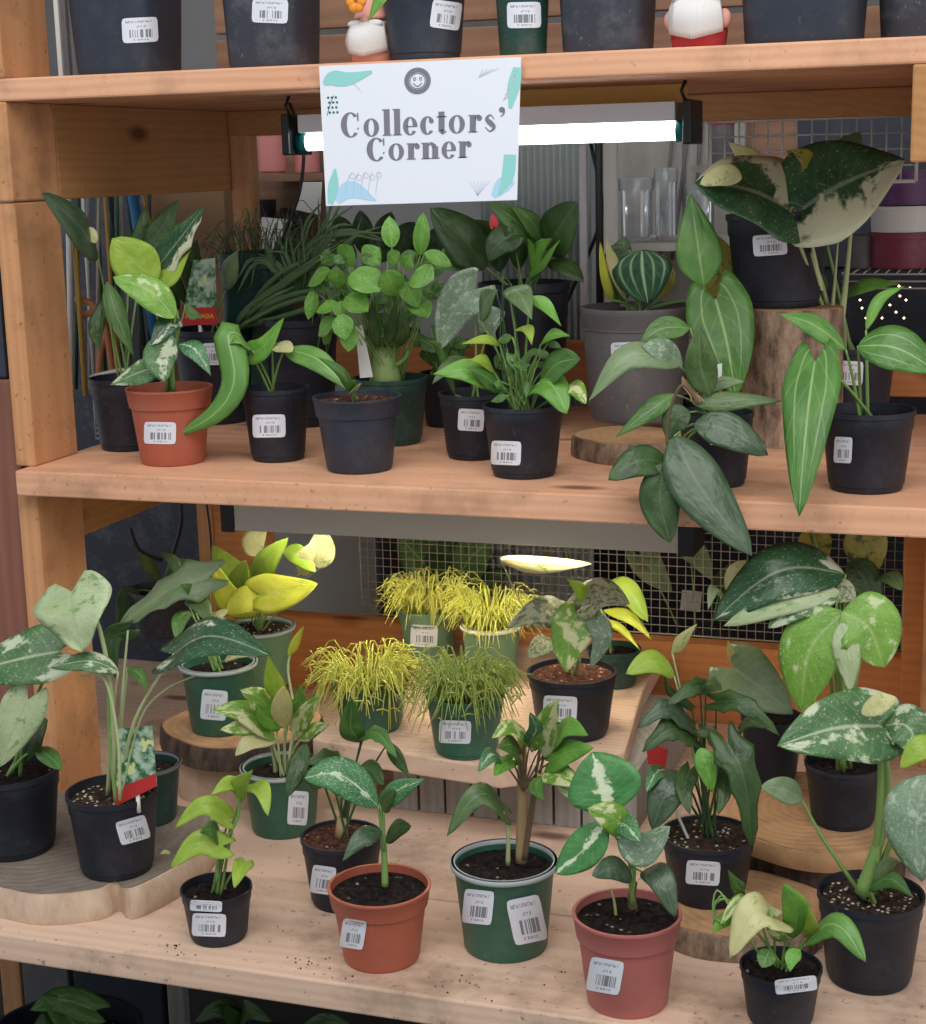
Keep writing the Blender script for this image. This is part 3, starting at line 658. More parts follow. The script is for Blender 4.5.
# ------------------------------------------------------------------ sign
sg, q, n = quad_slab('paper_sign', [(319, 66), (521, 57), (517, 200), (326, 206)], 2.088, 0.0012, M['paper'], None)
tag(sg, "white paper sign reading Collectors' Corner taped to the top shelf edge", 'sign')
_tl, _tr, _br, _bl = q
def sp(x, y, h=0.0005):   # sign surface, 0..200 across, 0..142 down
    u, v = x/200, y/142
    return (_tl*(1-u)*(1-v)+_tr*u*(1-v)+_br*u*v+_bl*(1-u)*v)+n*h
class G:
    def __init__(s): s.v = []; s.f = []
    def strip(s, a, b, h=0.0006):
        k = len(s.v)
        for p, r in zip(a, b): s.v += [sp(*p, h), sp(*r, h)]
        for i in range(len(a)-1): s.f.append((k+2*i, k+2*i+1, k+2*i+3, k+2*i+2))
    def rect(s, x0, y0, x1, y1, h=0.0006): s.strip([(x0, y0), (x1, y0)], [(x0, y1), (x1, y1)], h)
    def ring(s, cx, cy, rx, ry, ix, iy, a0=0, a1=360, dx=0, h=0.0006):
        A, B = [], []
        for i in range(29):
            a = math.radians(a0+(a1-a0)*i/28); A.append((cx+rx*math.cos(a), cy-ry*math.sin(a))); B.append((cx+dx+ix*math.cos(a), cy-iy*math.sin(a)))
        s.strip(A, B, h)
    def stroke(s, pts, ws, h=0.0006):
        A, B = [], []
        P = catmull([Vector((x, y, 0)) for x, y in pts], 20); W_ = catmull([Vector((w, 0, 0)) for w in ws], 20)
        for i, p in enumerate(P):
            t = (P[min(i+1, 20)]-P[max(i-1, 0)]); m = Vector((-t.y, t.x, 0)).normalized()*W_[i].x/2
            A.append((p.x+m.x, p.y+m.y)); B.append((p.x-m.x, p.y-m.y))
        s.strip(A, B, h)
    def build(s, name, mat): return mk(name, s.v, s.f, M[mat], sg, smooth=False)
g = G()
def glyph(ch, x, y, X=17.0, C=25.0):
    """fat didone letters; y is the baseline; returns advance"""
    t = 6.0; k = 1.1
    if ch == 'C':
        g.ring(x+10, y-C/2, 10, C/2+.5, 4.2, C/2-.7, 42, 318, dx=0.4); g.rect(x+17.2, y-C+0.5, x+18.6, y-C*0.66); g.stroke([(x+17.2, y-C*.3), (x+18.3, y-C*.38)], (1.2, 1.0)); return 21
    if ch == 'o': g.ring(x+8, y-X/2, 8, X/2+.5, 3.0, X/2-.6); return 17.5
    if ch == 'l':
        g.rect(x+1.6, y-C-2, x+1.6+t, y); g.rect(x, y-1.1, x+t+3.2, y); g.rect(x, y-C-2, x+2, y-C-0.9); return 9.4
    if ch == 'e':
        g.ring(x+7.3, y-X/2, 7.3, X/2+.5, 2.4, X/2-.7, 0, 325, dx=0.2); g.rect(x+3, y-X/2-.2, x+14.4, y-X/2+1); return 15.6
    if ch == 'c':
        g.ring(x+7.3, y-X/2, 7.3, X/2+.5, 2.2, X/2-.7, 48, 322, dx=0.4); g.ring(x+11.3, y-X+4.4, 2.4, 2.4, 0, 0); return 14.8
    if ch == 't':
        g.rect(x+2, y-X-4.5, x+2+t, y-2.5); g.rect(x, y-X, x+10, y-X+1.2); g.stroke([(x+4.6, y-3.4), (x+6.2, y-0.6), (x+10, y-2.5)], (5, 2.6, 0.8)); return 11
    if ch == 'r':
        g.rect(x+1.4, y-X, x+1.4+t, y); g.rect(x, y-1.1, x+t+3, y); g.rect(x, y-X, x+2, y-X+1.1); g.stroke([(x+6.4, y-X+6), (x+8, y-X+1.2), (x+11, y-X+1.4)], (0.8, 1.2, 3)); g.ring(x+10.8, y-X+3.4, 2.7, 2.7, 0, 0); return 14
    if ch == 'n':
        g.rect(x+1.4, y-X, x+1.4+t, y); g.rect(x, y-1.1, x+t+3, y); g.rect(x, y-X, x+2, y-X+1.1)
        g.rect(x+11, y-X+4, x+11+t, y); g.rect(x+9.4, y-1.1, x+t+12.6, y); g.stroke([(x+6.4, y-X+4.5), (x+9.5, y-X+.7), (x+13.6, y-X+4.4)], (0.7, 2.2, 5.2)); return 19
    if ch == 's':
        g.stroke([(x+9.6, y-X+5), (x+6, y-X+.6), (x+2.3, y-X+4.3), (x+6, y-X/2), (x+9.8, y-4.2), (x+5.6, y-.5), (x+1, y-5)], (0.9, 1.3, 3.4, 5.2, 3.4, 1.3, 0.9)); return 12
    if ch == "'":
        y += 4; g.ring(x+2.6, y-C-1, 2.8, 2.8, 0, 0); g.stroke([(x+4.6, y-C-1), (x+4.4, y-C+3), (x+1.4, y-C+6)], (2.4, 1.6, 0.6)); return 6
x = 20.0
for ch in "Collectors'": x += glyph(ch, x, 72.5, 17.5, 24.5)*1.12 if ch != "'" else glyph(ch, x+1, 72.5, 17.5, 24.5)
x = 46.0
for ch in 'Corner': x += glyph(ch, x, 97.5, 16.5, 23)*1.08
g.build('lettering', 'ink')
g = G(); g.ring(99.5, 19, 13.2, 13.2, 8.6, 8.6); g.ring(99.5, 19, 8.0, 8.0, 7.2, 7.2); g.ring(96.6, 17, 1.5, 1.8, 0.8, 1.1); g.ring(102.6, 17, 1.5, 1.8, 0.8, 1.1); g.stroke([(95, 21), (99.5, 24.4), (104, 21)], (0.8, 1, 0.8)); g.build('printed_logo', 'ink')
def pr(pts, ws, m, h=0.0005):
    q = G(); q.stroke(pts, ws, h); q.build('leaf_print', m)
pr([(4, 18), (14, 13), (30, 14), (54, 8)], (4, 15, 13, 3), 'aqua'); pr([(197, 10), (194, 28), (191, 50)], (8, 12, 3), 'aqua')
pr([(5, 140), (9, 122), (12, 104)], (6, 11, 2), 'aqua'); pr([(192, 96), (190, 118), (182, 136)], (12, 12, 3), 'aqua'); pr([(12, 137), (28, 126), (54, 138)], (8, 18, 2), 'bluei', .0004); pr([(176, 138), (186, 126), (196, 122)], (6, 16, 8), 'bluei', .0003)
g = G()
if 0: g.stroke([(4, 18), (14, 13), (30, 14), (54, 8)], (4, 15, 13, 3)); g.stroke([(22, 9), (40, 7), (56, 5)], (4, 8, 2)); g.stroke([(197, 10), (194, 28), (191, 50)], (8, 12, 3), 0.0005)
if 0: g.stroke([(5, 140), (9, 122), (12, 104)], (6, 11, 2)); g.stroke([(192, 96), (190, 118), (182, 136)], (12, 12, 3))
if 0: g.stroke([(12, 137), (28, 126), (54, 138)], (8, 18, 2), 0.0004); g.stroke([(176, 138), (186, 126), (196, 122)], (6, 16, 8), 0.0004)
g = G()
for i in range(7):
    y0 = 16+i*4.2; g.stroke([(193-i*1.4, y0), (197-i*1.2, y0-4)], (1, 0.6)); 
g.stroke([(196, 10), (192, 25), (184, 42)], (0.6, 0.8, 0.6)); g.stroke([(26, 14), (36, 20), (42, 27)], (0.5, 0.6, 0.5))
for i in range(5): g.stroke([(22+i*8, 132), (24+i*8, 118), (30+i*7, 108)], (0.5, 0.6, 0.4)); g.ring(30+i*7, 112+2*(i % 2), 3, 3, 2.5, 2.5)
for i in range(6): g.stroke([(160, 136), (152+i*4, 122)], (0.5, 0.4))
for i in range(4): g.stroke([(160, 18), (164+i*5, 10)], (0.5, 0.4))
g.build('line_drawing', 'lav')
g = G(); 
for i in range(4):
    for j in range(3): g.ring(8+j*4+i % 2, 32+i*5, 1.2, 1.2, 0, 0)
g.stroke([(6, 50), (10, 38), (14, 30)], (0.6, 0.6, 0.5)); g.build('dot_print', 'teal')

# ------------------------------------------------------------------ wood slices, stump, platform
def slice_(name, cx, cy, z0, z1, R, top, side, label, cat='wood slice', outline=None, seed=1, wob=0.05):
    z0 += 0.0004; rnd = random.Random(seed); t = thing(name, (cx, cy, z0), label, cat); na = 48
    ph = [rnd.uniform(0, 6) for _ in range(4)]
    if outline: pts = outline
    else: pts = [(cx+R*(1+wob*math.sin(2*a+ph[0])+wob*.6*math.sin(5*a+ph[1])+wob*.3*math.sin(11*a+ph[2]))*math.cos(a), cy+R*(1+wob*math.sin(2*a+ph[0])+wob*.6*math.sin(5*a+ph[1]))*math.sin(a)) for a in [2*math.pi*i/na for i in range(na)]]
    k = len(pts); mb = MB(); ring = [(1.0, z0), (1.015, z0+(z1-z0)*.3), (1.0, z0+(z1-z0)*.75), (0.985, z1-0.0015)]
    for s_, z in ring:
        for x, y in pts: mb.v.append(Vector((cx+(x-cx)*s_, cy+(y-cy)*s_, z))); mb.uv.append((0, 0))
    for i in range(len(ring)-1):
        for j in range(k): mb.f.append((i*k+j, i*k+(j+1) % k, (i+1)*k+(j+1) % k, (i+1)*k+j))
    mb.f.append(tuple(range(k))[::-1]); mb.f.append(tuple((len(ring)-1)*k+j for j in range(k)))
    b = mb.build('bark', M[side], t); b.modifiers.new('e', 'EDGE_SPLIT').split_angle = math.radians(40)
    mt = MB()
    for z in (z1-0.0015, z1):
        for x, y in pts: mt.v.append(Vector((cx+(x-cx)*.965, cy+(y-cy)*.965, z))); mt.uv.append((0, 0))
    for j in range(k): mt.f.append((j, (j+1) % k, k+(j+1) % k, k+j))
    mt.f.append(tuple(range(k))[::-1]); mt.f.append(tuple(range(k, 2*k)))
    mt.build('cut_face', M[top], t, smooth=False)
    return t
ol = catmull([Vector(p) for p in [(-1.62, 1.80, 0), (-1.40, 1.755, 0), (-1.27, 1.738, 0), (-1.20, 1.734, 0), (-1.135, 1.77, 0), (-1.125, 1.80, 0), (-1.09, 1.785, 0), (-1.063, 1.886, 0), (-1.075, 1.99, 0), (-1.13, 2.06, 0), (-1.30, 2.075, 0), (-1.62, 2.07, 0)]], 60)
slice_('wood_slab', -1.32, 1.92, ZB1, 0.615, 1, 'log_grey', 'bark_pale', 'large grey live-edged wood slab at the left end of the bottom shelf', outline=[(p.x, p.y) for p in ol])
c_ = atz(222, 738, 0.68)
slice_('wood_slice', c_.x+0.0, c_.y+0.075, 0.642, 0.68, 0.125, 'log', 'bark_dark', 'round wood slice carrying the green pots on the left of the lower tier', seed=3)
slice_('wood_block', c_.x+0.0, c_.y+0.08, ZB1, 0.642, 0.108, 'log', 'bark_pale', 'log round under the wood slice on the left of the lower tier', seed=4)
c_ = atz(722, 968, ZB1); c_.y += 0.115
slice_('wood_slice', c_.x+0.005, c_.y, ZB1, 0.607, 0.108, 'log', 'bark', 'wood slice under the black pot of dark lobed leaves at front right', seed=8)
c_ = atz(800, 842, 0.655)
slice_('wood_slice', c_.x, c_.y+0.12, 0.628, 0.655, 0.15, 'log', 'log', 'broad orange wood slice on top of the dark round at right', seed=9)
slice_('wood_block', c_.x, c_.y+0.125, ZB1, 0.628, 0.125, 'log', 'bark_dark', 'dark log round beneath the broad orange slice at right', seed=10)
c_ = atz(616, 466, ZM1)
slice_('wood_slice', c_.x, c_.y+0.085, ZM1, 1.148, 0.083, 'log', 'bark', 'wood slice under the wide grey pot on the middle shelf', seed=12)
c_ = aty(787, 310, 2.47)
STZ = c_.z
slice_('log_stump', c_.x, c_.y+0.068, ZM1, STZ, 0.076, 'log', 'bark', 'upright log stump lifting the big black pot on the middle shelf', 'stump', seed=14)
# platform: one wide board on a grey crate
e0, e1 = atz(312, 739, 0.70), atz(500, 768, 0.70)
e2 = atz(625, 752, 0.70); e3 = atz(643, 690, 0.70)
pl = [e0, e1, e2, e3, Vector((e3.x-0.01, 2.72, 0.7)), Vector((e0.x-0.0, 2.72, 0.7))]
v = [Vector((p.x, p.y, z)) for z in (0.668, 0.70) for p in pl]; k = len(pl)
tag(mk('platform_board', v, [tuple(range(k))[::-1], tuple(range(k, 2*k))]+[(i, (i+1) % k, k+(i+1) % k, k+i) for i in range(k)], M['board_low'], smooth=False, bevel=0.003), 'wide raised board carrying the grass-like plants of the lower tier', 'board')
ct = thing('crate', (-0.72, 2.3, ZB1), 'weathered grey slatted crate under the raised board', 'crate')
x0 = aty(395, 800, 2.24).x; x1 = aty(640, 800, 2.24).x
for i in range(9):
    xa = x0+(x1-x0)*i/9; MB().box((xa, 2.235, ZB1+.0005), (xa+(x1-x0)/9-0.004, 2.25, 0.668)).build('slat', M['greyplank'], ct, smooth=False, bevel=0.001)
MB().box((x0+0.005, 2.251, ZB1+.0005), (x1-0.005, 2.6, 0.667)).build('body', M['greyplank'], ct, smooth=False)

# ------------------------------------------------------------------ background beyond the rack
def stake(x0, y0, x1, y1, Y, r, mat, label, group='stakes leaning behind the left post', zb=1.1005):
    A_, B_ = aty(x0, y0, Y), aty(x1, y1, Y+0.02)
    if zb: B_ = A_+(B_-A_)*((A_.z-zb)/(A_.z-B_.z))
    o = MB().tube([A_, B_], r, 6).build('stake', M[mat]); tag(o, label, 'stake', group); return o
stake(72, 205, 84, 375, 2.90, .0055, 'bamboo', 'yellow stake just right of the left post', None)
stake(68, 192, 70, 300, 2.88, .006, 'white', 'white stake nearest the left post', None)
stake(132, 190, 140, 240, 2.93, .011, 'blue', 'blue stake among the upright stakes', None)
stake(142, 192, 157, 250, 2.91, .003, 'bamboo', 'thin yellow stake right of the blue stake', None)
for i, (a, b_, mm) in enumerate([(82, 95, 'wire_w'), (88, 90, 'greysheet'), (96, 106, 'green'), (104, 118, 'bamboo'), (112, 112, 'blackd'), (120, 132, 'wire_g'), (126, 150, 'greend'), (78, 76, 'greend'), (149, 150, 'blackd'), (99, 97, 'wire_g'), (108, 128, 'green'), (116, 121, 'palegreen'), (137, 141, 'greypot')]):
    stake(a, 180, b_, 395, 2.97+0.02*(i % 3), .0042, mm, 'thin dull upright stake in the dark bundle behind the left plants')
bx = lambda name, x0, y0, x1, y1, Y, dp, mat, label, cat, zb=0.0005: tag(MB().box((aty(x0, y1, Y).x, Y, zb), (aty(x1, y1, Y).x, Y+dp, aty(x0, y0, Y).z)).build(name, M[mat], smooth=False, bevel=0.003), label, cat)
LZ = 1.10
bx('dark_board', 30, 150, 234, 420, 3.2, .03, 'blackd', 'dark panel behind the bundle of stakes', 'panel')
bx('cardboard_box', 156, 190, 236, 420, 3.03, .12, 'cardboard', 'brown cardboard box behind the red pot on the middle shelf', 'box', LZ+.0005)
tag(MB().box((-1.75, 2.86, LZ-.02), (-1.415, 3.199, LZ)).build('ledge', M['brownplank'], smooth=False), 'rear ledge holding the stakes and the cardboard boxes', 'ledge')
bx('cardboard_box', 196, 262, 226, 330, 2.92, .05, 'cardboard', 'narrow cardboard box beside the picture plant tag', 'box', LZ+.0005)
bx('back_board', 236, 95, 330, 425, 3.25, .03, 'brownplank', 'brown board behind the hanging cards left of the sign', 'board')
ct = thing('terracotta_bracket', aty(90, 372, 2.93), 'orange terracotta curved tubes behind the left back pot', 'bracket')
for pth in ([(76, 298), (94, 306), (106, 330), (114, 385)], [(80, 316), (98, 312), (112, 322), (120, 385)], [(108, 330), (101, 350), (98, 385)]):
    MB().tube(catmull([aty(x, y, 2.93) for x, y in pth], 14), 0.007, 8).build('arm', M['terra2'], ct)
# white wire basket low left
ct = thing('wire_basket', (-1.39, 2.38, ZM1), 'white wire basket beside the left post on the middle shelf', 'basket')
mb = MB()
bx0, bx1 = -1.44, -1.352
for i in range(12):
    z = ZM1+0.003+i*0.0085; mb.tube([(bx0, 2.34, z), (bx1, 2.33, z), (bx1, 2.42, z), (bx0, 2.43, z), (bx0, 2.34, z)], 0.0012, 4)
for k in range(4):
    x = bx0+(bx1-bx0)*k/3; mb.tube([(x, 2.34-0.003*k, ZM1+0.002), (x, 2.34-0.003*k, ZM1+0.105)], 0.0012, 4)
mb.build('wires', M['wire_w'], ct)
MB().tube([(bx0, 2.34, ZM1+.105), (bx1, 2.33, ZM1+.105), (bx1, 2.42, ZM1+.105), (bx0, 2.43, ZM1+.105), (bx0, 2.34, ZM1+.105)], 0.004, 6).build('rim', M['wire_w'], ct)
# cards
def card(cor, Y, label, mat='white'):
    o, q_, n_ = quad_slab('card', cor, Y, 0.0015, M[mat], None); tag(o, label, 'card'); return o
card([(262, 217), (292, 220), (285, 250), (254, 248)], 3.10, 'white printed card leaning above the dark square container')
card([(302, 182), (322, 182), (320, 215), (296, 210)], 3.03, 'white card hanging half behind the lower left of the sign')
def bgpot(cx, rimy, by, rw, Y, mat, label, style='tub', name='plant_pot', soil=None, **k):
    return make_pot(name, label, cx, rimy, by, rw, mat, Y=Y, style=style, soil=soil, fill=0.1, group=None, cat='pot', **k)
# wooden ledges holding the background pots
def ledge(x0, x1, ypx, Y, label, dp=0.14, th=0.015, mat='brownplank'):
    z = aty(x0, ypx, Y).z
    tag(MB().box((aty(x0, ypx, Y).x, Y-0.01, z-th), (aty(x1, ypx, Y).x, Y+dp, z)).build('ledge', M[mat], smooth=False, bevel=0.001), label, 'ledge'); return z
def lpot(label, cx, Y, z, rw, rimy, mat, name='plant_pot', cat='pot', taper=1):
    c = aty(cx, rimy, Y); R_ = rw*depth(c)/F_PX/2
    return pot_at(name, label, (c.x, Y, z), R_, max(.02, c.z-z), mat, 'tub', None, 0.1, None, (), None, cat)
z = ledge(240, 325, 175, 3.05, 'thin ledge under the salmon pots left of the sign', dp=.199)
lpot('salmon pink pot on the ledge left of the sign', 271, 3.12, z, 30, 128, 'pinkpl')
lpot('salmon pot just behind the left edge of the sign', 306, 3.16, z, 28, 148, 'pinkpl')
z = ledge(238, 330, 250, 3.12, 'lower thin ledge under the dark pots left of the sign', dp=.129)
lpot('small dark clay pot under the salmon pots', 262, 3.18, z, 28, 200, 'clay')
lpot('small reddish clay pot left of the dark clay pots', 240, 3.21, z, 22, 200, 'terra')
lpot('dark clay pot nearest the hanging card', 292, 3.18, z, 24, 208, 'clay')
# corrugated sheet
mb = MB(); xa, xb = aty(480, 200, 3.05).x, aty(590, 200, 3.05).x; za, zb_ = 0.001, 1.66; nx = 120
for i in range(nx+1):
    x = xa+(xb-xa)*i/nx; y = 3.05+0.006*math.sin(i*0.9)
    for z in (za, zb_): mb.v.append(Vector((x, y, z))); mb.uv.append((0, 0))
for i in range(nx): mb.f.append((2*i, 2*i+2, 2*i+3, 2*i+1))
tag(mb.build('corrugated_sheet', newmat('galvanised_sheet', 0.45, (0.30, 0.33, 0.33))[0], solid=0.001), 'grey corrugated metal sheet behind the centre of the middle shelf', 'metal sheet')
for x0_, x1_, mm, lb in ((580, 588, 'white_metal', 'pale upright strip at the right edge of the corrugated sheet'), (596, 603, 'blackpl', 'dark upright strip right of the corrugated sheet'), (604, 618, 'white', 'white upright strip beside the clear jars')):
    bx('upright_strip', x0_, 128, x1_, 330, 2.845, .01, mm, lb, 'strip', 1.2)
bx('grey_board', 600, 90, 742, 420, 3.3, .03, 'greyplank', 'weathered grey board behind the clear jars', 'board')
bx('dark_board', 795, 90, 1000, 262, 3.34, .009, 'slate', 'dark blue-grey panel behind the right half of the white wire grid', 'panel', aty(740, 268, 3.35).z+.001)
bx('dark_board', 742, 90, 1000, 262, 3.35, .03, 'brownplank', 'brown board behind the white wire grid', 'board', aty(740, 268, 3.35).z+.001)
bx('dark_board', 740, 268, 1000, 430, 3.35, .03, 'black', 'black panel behind the fairy lights at right', 'panel')
z = ledge(616, 720, 243, 2.98, 'ledge under the clear jars right of the corrugated sheet', mat='white', dp=.319)
for cx_, ry, by_, rw_, lb in ((636, 178, 240, 36, 'wide clear plastic jar left on the ledge'), (666, 168, 239, 24, 'tall clear plastic jar in the middle of the ledge'), (700, 185, 238, 30, 'clear plastic jar nearest the splashed leaves')):
    lpot(lb, cx_, 3.05, z, rw_, ry, 'glass', 'clear_jar', 'jar')
for i, (a, b_) in enumerate([(676, 660), (684, 684), (692, 672), (704, 690), (700, 696)]):
    stake(a, 100, b_, 260, 3.28, .003, 'greypot', ['thin grey rod far left behind the jars', 'thin grey rod second behind the jars', 'thin grey rod leaning most behind the jars', 'thin grey rod nearest the magenta-capped bottle', 'thin grey upright rod behind the tall jar'][i], None, None)
ct = thing('bottle', aty(722, 160, 3.1), 'grey bottle with a magenta band behind the top of the dark striped leaves', 'bottle')
c_ = aty(721, 165, 3.1)
MB().lathe((c_.x, c_.y, c_.z), [(0.02, 0), (0.024, 0.004), (0.024, 0.075), (0.02, 0.085)], 20).build('body', M['greypot'], ct)
MB().lathe((c_.x, c_.y, c_.z), [(0.0245, 0.072), (0.0255, 0.073), (0.0255, 0.088), (0.0245, 0.089)], 20).build('band', M['magenta'], ct)
MB().lathe((c_.x, c_.y, c_.z), [(0.02, 0.085), (0.021, 0.087), (0.021, 0.118), (0.012, 0.122)], 20).build('cap', M['greypot'], ct)
tag(MB().box((c_.x-0.05, 3.06, c_.z-0.012), (c_.x+0.05, 3.16, c_.z)).build('ledge', M['greyplank'], smooth=False), 'small grey ledge under the magenta-banded bottle', 'ledge')
# wire shelves with purple and maroon pots at right
def wire_shelf(x0, x1, ypx, Y, label, dp=0.2):
    z = aty(x0, ypx, Y).z; a, b_ = aty(x0, ypx, Y).x, aty(x1, ypx, Y).x; mb = MB()
    for i in range(16): x = a+(b_-a)*i/15; mb.tube([(x, Y, z-.002), (x, Y+dp, z-.002)], 0.0012, 4)
    t = thing('wire_shelf', (a, Y, z-.005), label, 'wire shelf'); mb.build('wires', M['wire_w'], t)
    f_ = MB()
    for k in range(3): f_.tube([(a, Y, z-.004-k*.012), (b_, Y, z-.004-k*.012)], 0.0016, 5)
    f_.build('front_rail', M['wire_w'], t); return z
z = wire_shelf(842, 1010, 272, 2.92, 'white wire shelf holding the maroon pots at far right')
for cx_, ry, by_, rw_, mm, lb in ((903, 232, 270, 68, 'maroon', 'maroon pot with a pale band under the purple pot at far right'), (862, 235, 268, 30, 'greypot', 'small grey pot left of the maroon pot at far right')):
    p = lpot(lb, cx_, 3.02, z, rw_, ry, mm)
    if mm == 'maroon': pm = p
zz = pm.top
pp = pot_at('plant_pot', 'white and grey pot stacked on the maroon pot at far right', (pm.c.x, pm.c.y, zz), pm.R*0.98, 0.045, 'white', 'tub', None, 0.1, cat='pot')
pot_at('plant_pot', 'purple pot stacked topmost at far right', (pm.c.x, pm.c.y, pp.top), pm.R, 0.06, 'purple', 'tub', None, 0.1, cat='pot')
wire_shelf(842, 1010, 352, 2.98, 'lower white wire shelf at far right behind the fairy lights')
t = thing('fairy_lights', aty(880, 300, 3.0), 'string of tiny warm fairy lights glowing at right behind the middle shelf', 'fairy lights')
pts = [(862, 308), (868, 312), (873, 306), (878, 309), (884, 300), (872, 322), (880, 328), (886, 296), (893, 291), (899, 286), (900, 296), (890, 305), (866, 318), (882, 318), (876, 316), (896, 312), (906, 300), (910, 288), (904, 318), (860, 300)]
MB().tube(catmull([aty(x, y, 3.0) for x, y in pts], 60), 0.0008, 4).build('wire', M['blackpl'], t)
for x, y in pts: MB().ball(aty(x, y, 2.995), 0.0017, 8, 6).build('bulb', M['bulb'], t)
# behind the lower tier
bx('grey_board', 232, 500, 580, 740, 3.07, .03, 'greysheet', 'pale grey board behind the mesh of the lower tier', 'board')
bx('dark_board', 482, 480, 1000, 760, 3.25, .03, 'black', 'black panel behind the mesh at the right of the lower tier', 'panel')
bx('dark_board', 60, 480, 230, 860, 3.15, .03, 'blackd', 'dark panel behind the mint leaf on the lower tier', 'panel')
bx('dark_board', -100, 975, 1050, 1200, 2.6, .03, 'blackd', 'dark panel under the bottom shelf', 'panel')
for x0_, x1_, mm, lb in ((-14, 2, 'post', 'pale upright under the bottom shelf at the far left corner'), (25, 44, 'post', 'brown upright under the bottom shelf at left'), (46, 90, 'greypot', 'grey board under the bottom shelf beside the brown upright'), (96, 180, 'slate', 'slate board under the bottom shelf'), (184, 200, 'greyplank', 'narrow grey upright under the bottom shelf')):
    bx('upright_board', x0_, 955, x1_, 1250, 2.3, .02, mm, lb, 'board')
# ------------------------------------------------------------------ top shelf: big pots and gnomes
TG = 'pots along the top shelf'
def T(label, cx, rimy, by, rw, mat, style, st=(), Y=2.125, **k):
    return make_pot('potted_plant', label, cx, rimy, by, rw, mat, z=None if False else ZT1, style=style, stickers=st, group=TG, **k)
def Tp(label, x0, x1, H, taper, mat, st, style='sq', sq=5, Y=2.125, rr=None):
    mx = (x0+x1)/2; m_ = aty(mx, 72, Y+.05); az = math.atan2(-m_.x, m_.y); rb = (x1-x0)*depth(m_)/F_PX/2
    if sq: rb /= (math.cos(az)+0.8*math.sin(az))
    m_ = aty(mx, 72, Y+rb); R = rb/(0.86 if sq else 0.79)*taper; c = (m_.x, Y+rb, ZT1)
    return pot_at('potted_plant', label, c, R, H, mat, style, 'soil', 0.86, None, st, TG, 'potted plant', sq, 0.0 if sq else 0.3)
t1 = Tp('big black square-bottomed pot first from the left on the top shelf', 74, 186, 0.17, 1.0, 'slate', [(140, 30, 36, 25, -3)], sq=4)
t2 = Tp('dusty translucent dark pot second from the left on the top shelf', 226, 324, 0.17, 1.0, 'blackd', [(270, 11, 36, 24, 2)], sq=4)
t3 = Tp('black pot right of the first gnome on the top shelf', 390, 462, 0.13, 0.98, 'slate', [(446, 15, 30, 28, 8)], sq=0, style='nurs')
t4 = Tp('narrow dark green pot with a barcode on the top shelf', 498, 549, 0.12, 0.92, 'greend', [(524, 15, 34, 26, -1)], sq=0, style='lip')
t5 = Tp('wide dusty dark pot right of the green pot on the top shelf', 560, 657, 0.15, 1.0, 'blackd', [], sq=4)
t6 = Tp('wide slate pot right of the second gnome on the top shelf', 742, 866, 0.16, 1.0, 'slate', [], sq=4)
t7 = Tp('dusty grey pot at the right end of the top shelf', 880, 985, 0.14, 1.0, 'blackd', [], sq=4, Y=2.19)
for p in (t1, t2, t3, t4, t5, t6, t7):
    P_ = p; mb = MB()
    for i in range(9):
        a = i*2.4; b0 = p.soil+Vector((math.cos(a), math.sin(a), 0))*p.R*0.2; e = b0+Vector((math.cos(a)*p.R*.8, math.sin(a)*p.R*.8, 0.12+0.01*(i % 4)))
        leaf_geo(mb, [b0, b0.lerp(e, .5)+Vector((0, 0, .03)), e], 0.03, 'strap', corr=False, nu=8, nv=4)
    mb.build('foliage', LM['mid'], p.root)
mb = MB(); leaf_geo(mb, [aty(388, -12, 2.09), aty(380, 0, 2.085), aty(368, 22, 2.08)], 0.016, 'lance'); mb.build('leaf', LM['fresh'], t3.root)
def gnome(cx, w, label, hat, lean=0):
    Y = 2.15; c = aty(cx, 62, Y); c = Vector((c.x, Y+0.02, ZT1+.0005)); s = w
    t = thing('garden_gnome', c, label, 'garden gnome', 'gnomes on the top shelf')
    MB().lathe(c, [(s*.75, 0), (s*.95, s*.1), (s*1.02, s*.6), (s*.9, s*1.2), (s*.6, s*1.7), (s*.3, s*1.9)], 24).build('body', M['redp' if hat == 'redp' else 'skin'], t)
    mb = MB()
    for i in range(26):
        a = -math.pi/2+(i/25-.5)*2.2; r = s*1.0
        top = c+Vector((math.cos(a)*r*.75, math.sin(a)*r*.8-.004, s*1.75)); bot = c+Vector((math.cos(a)*r*1.02, math.sin(a)*r*1.1-0.004, s*(.28+.25*abs(i/25-.5)*2)))
        mb.tube(catmull([top, top.lerp(bot, .5)+Vector((0, -s*.22, s*.1)), bot], 8), [s*.12, s*.15, s*.16, s*.16, s*.16, s*.15, s*.13, s*.1, s*.05], 6)
    mb.build('beard', M['beard'], t)
    MB().ball(c+Vector((0, -s*.9, s*1.9)), s*.2).build('nose', M['skin'], t)
    for q_ in (-1, 1): MB().ball(c+Vector((q_*s*.95, -s*.35, s*1.0)), s*.26, 10, 6, (1, .8, 1.3)).build('hand', M['skin'], t)
    m_ = MB()
    for q_ in (-1, 1): m_.ball(c+Vector((q_*s*.45, -s*.85, s*1.72)), s*.35, 10, 6, (1.2, .6, .5))
    m_.build('moustache', M['beard'], t)
    MB().lathe(c+Vector((0, 0, s*1.95)), [(s*.85, 0), (s*.8, s*.15), (s*.5, s*.9), (s*.15, s*1.8), (s*.02, s*2.1)], 20).build('hat', M[hat], t)
    return t, c
g1, gc = gnome(368, 0.030, 'small white-bearded gnome with an orange flower between the second and third pots', 'skin')
mb = MB()
for i in range(6):
    a = i*math.pi/3; mb.ball(aty(356, 2, 2.12)+Vector((math.cos(a)*.008, 0, math.sin(a)*.008)), .007, 8, 5, (1, .5, 1))
mb.build('flower', M['orange'], g1)
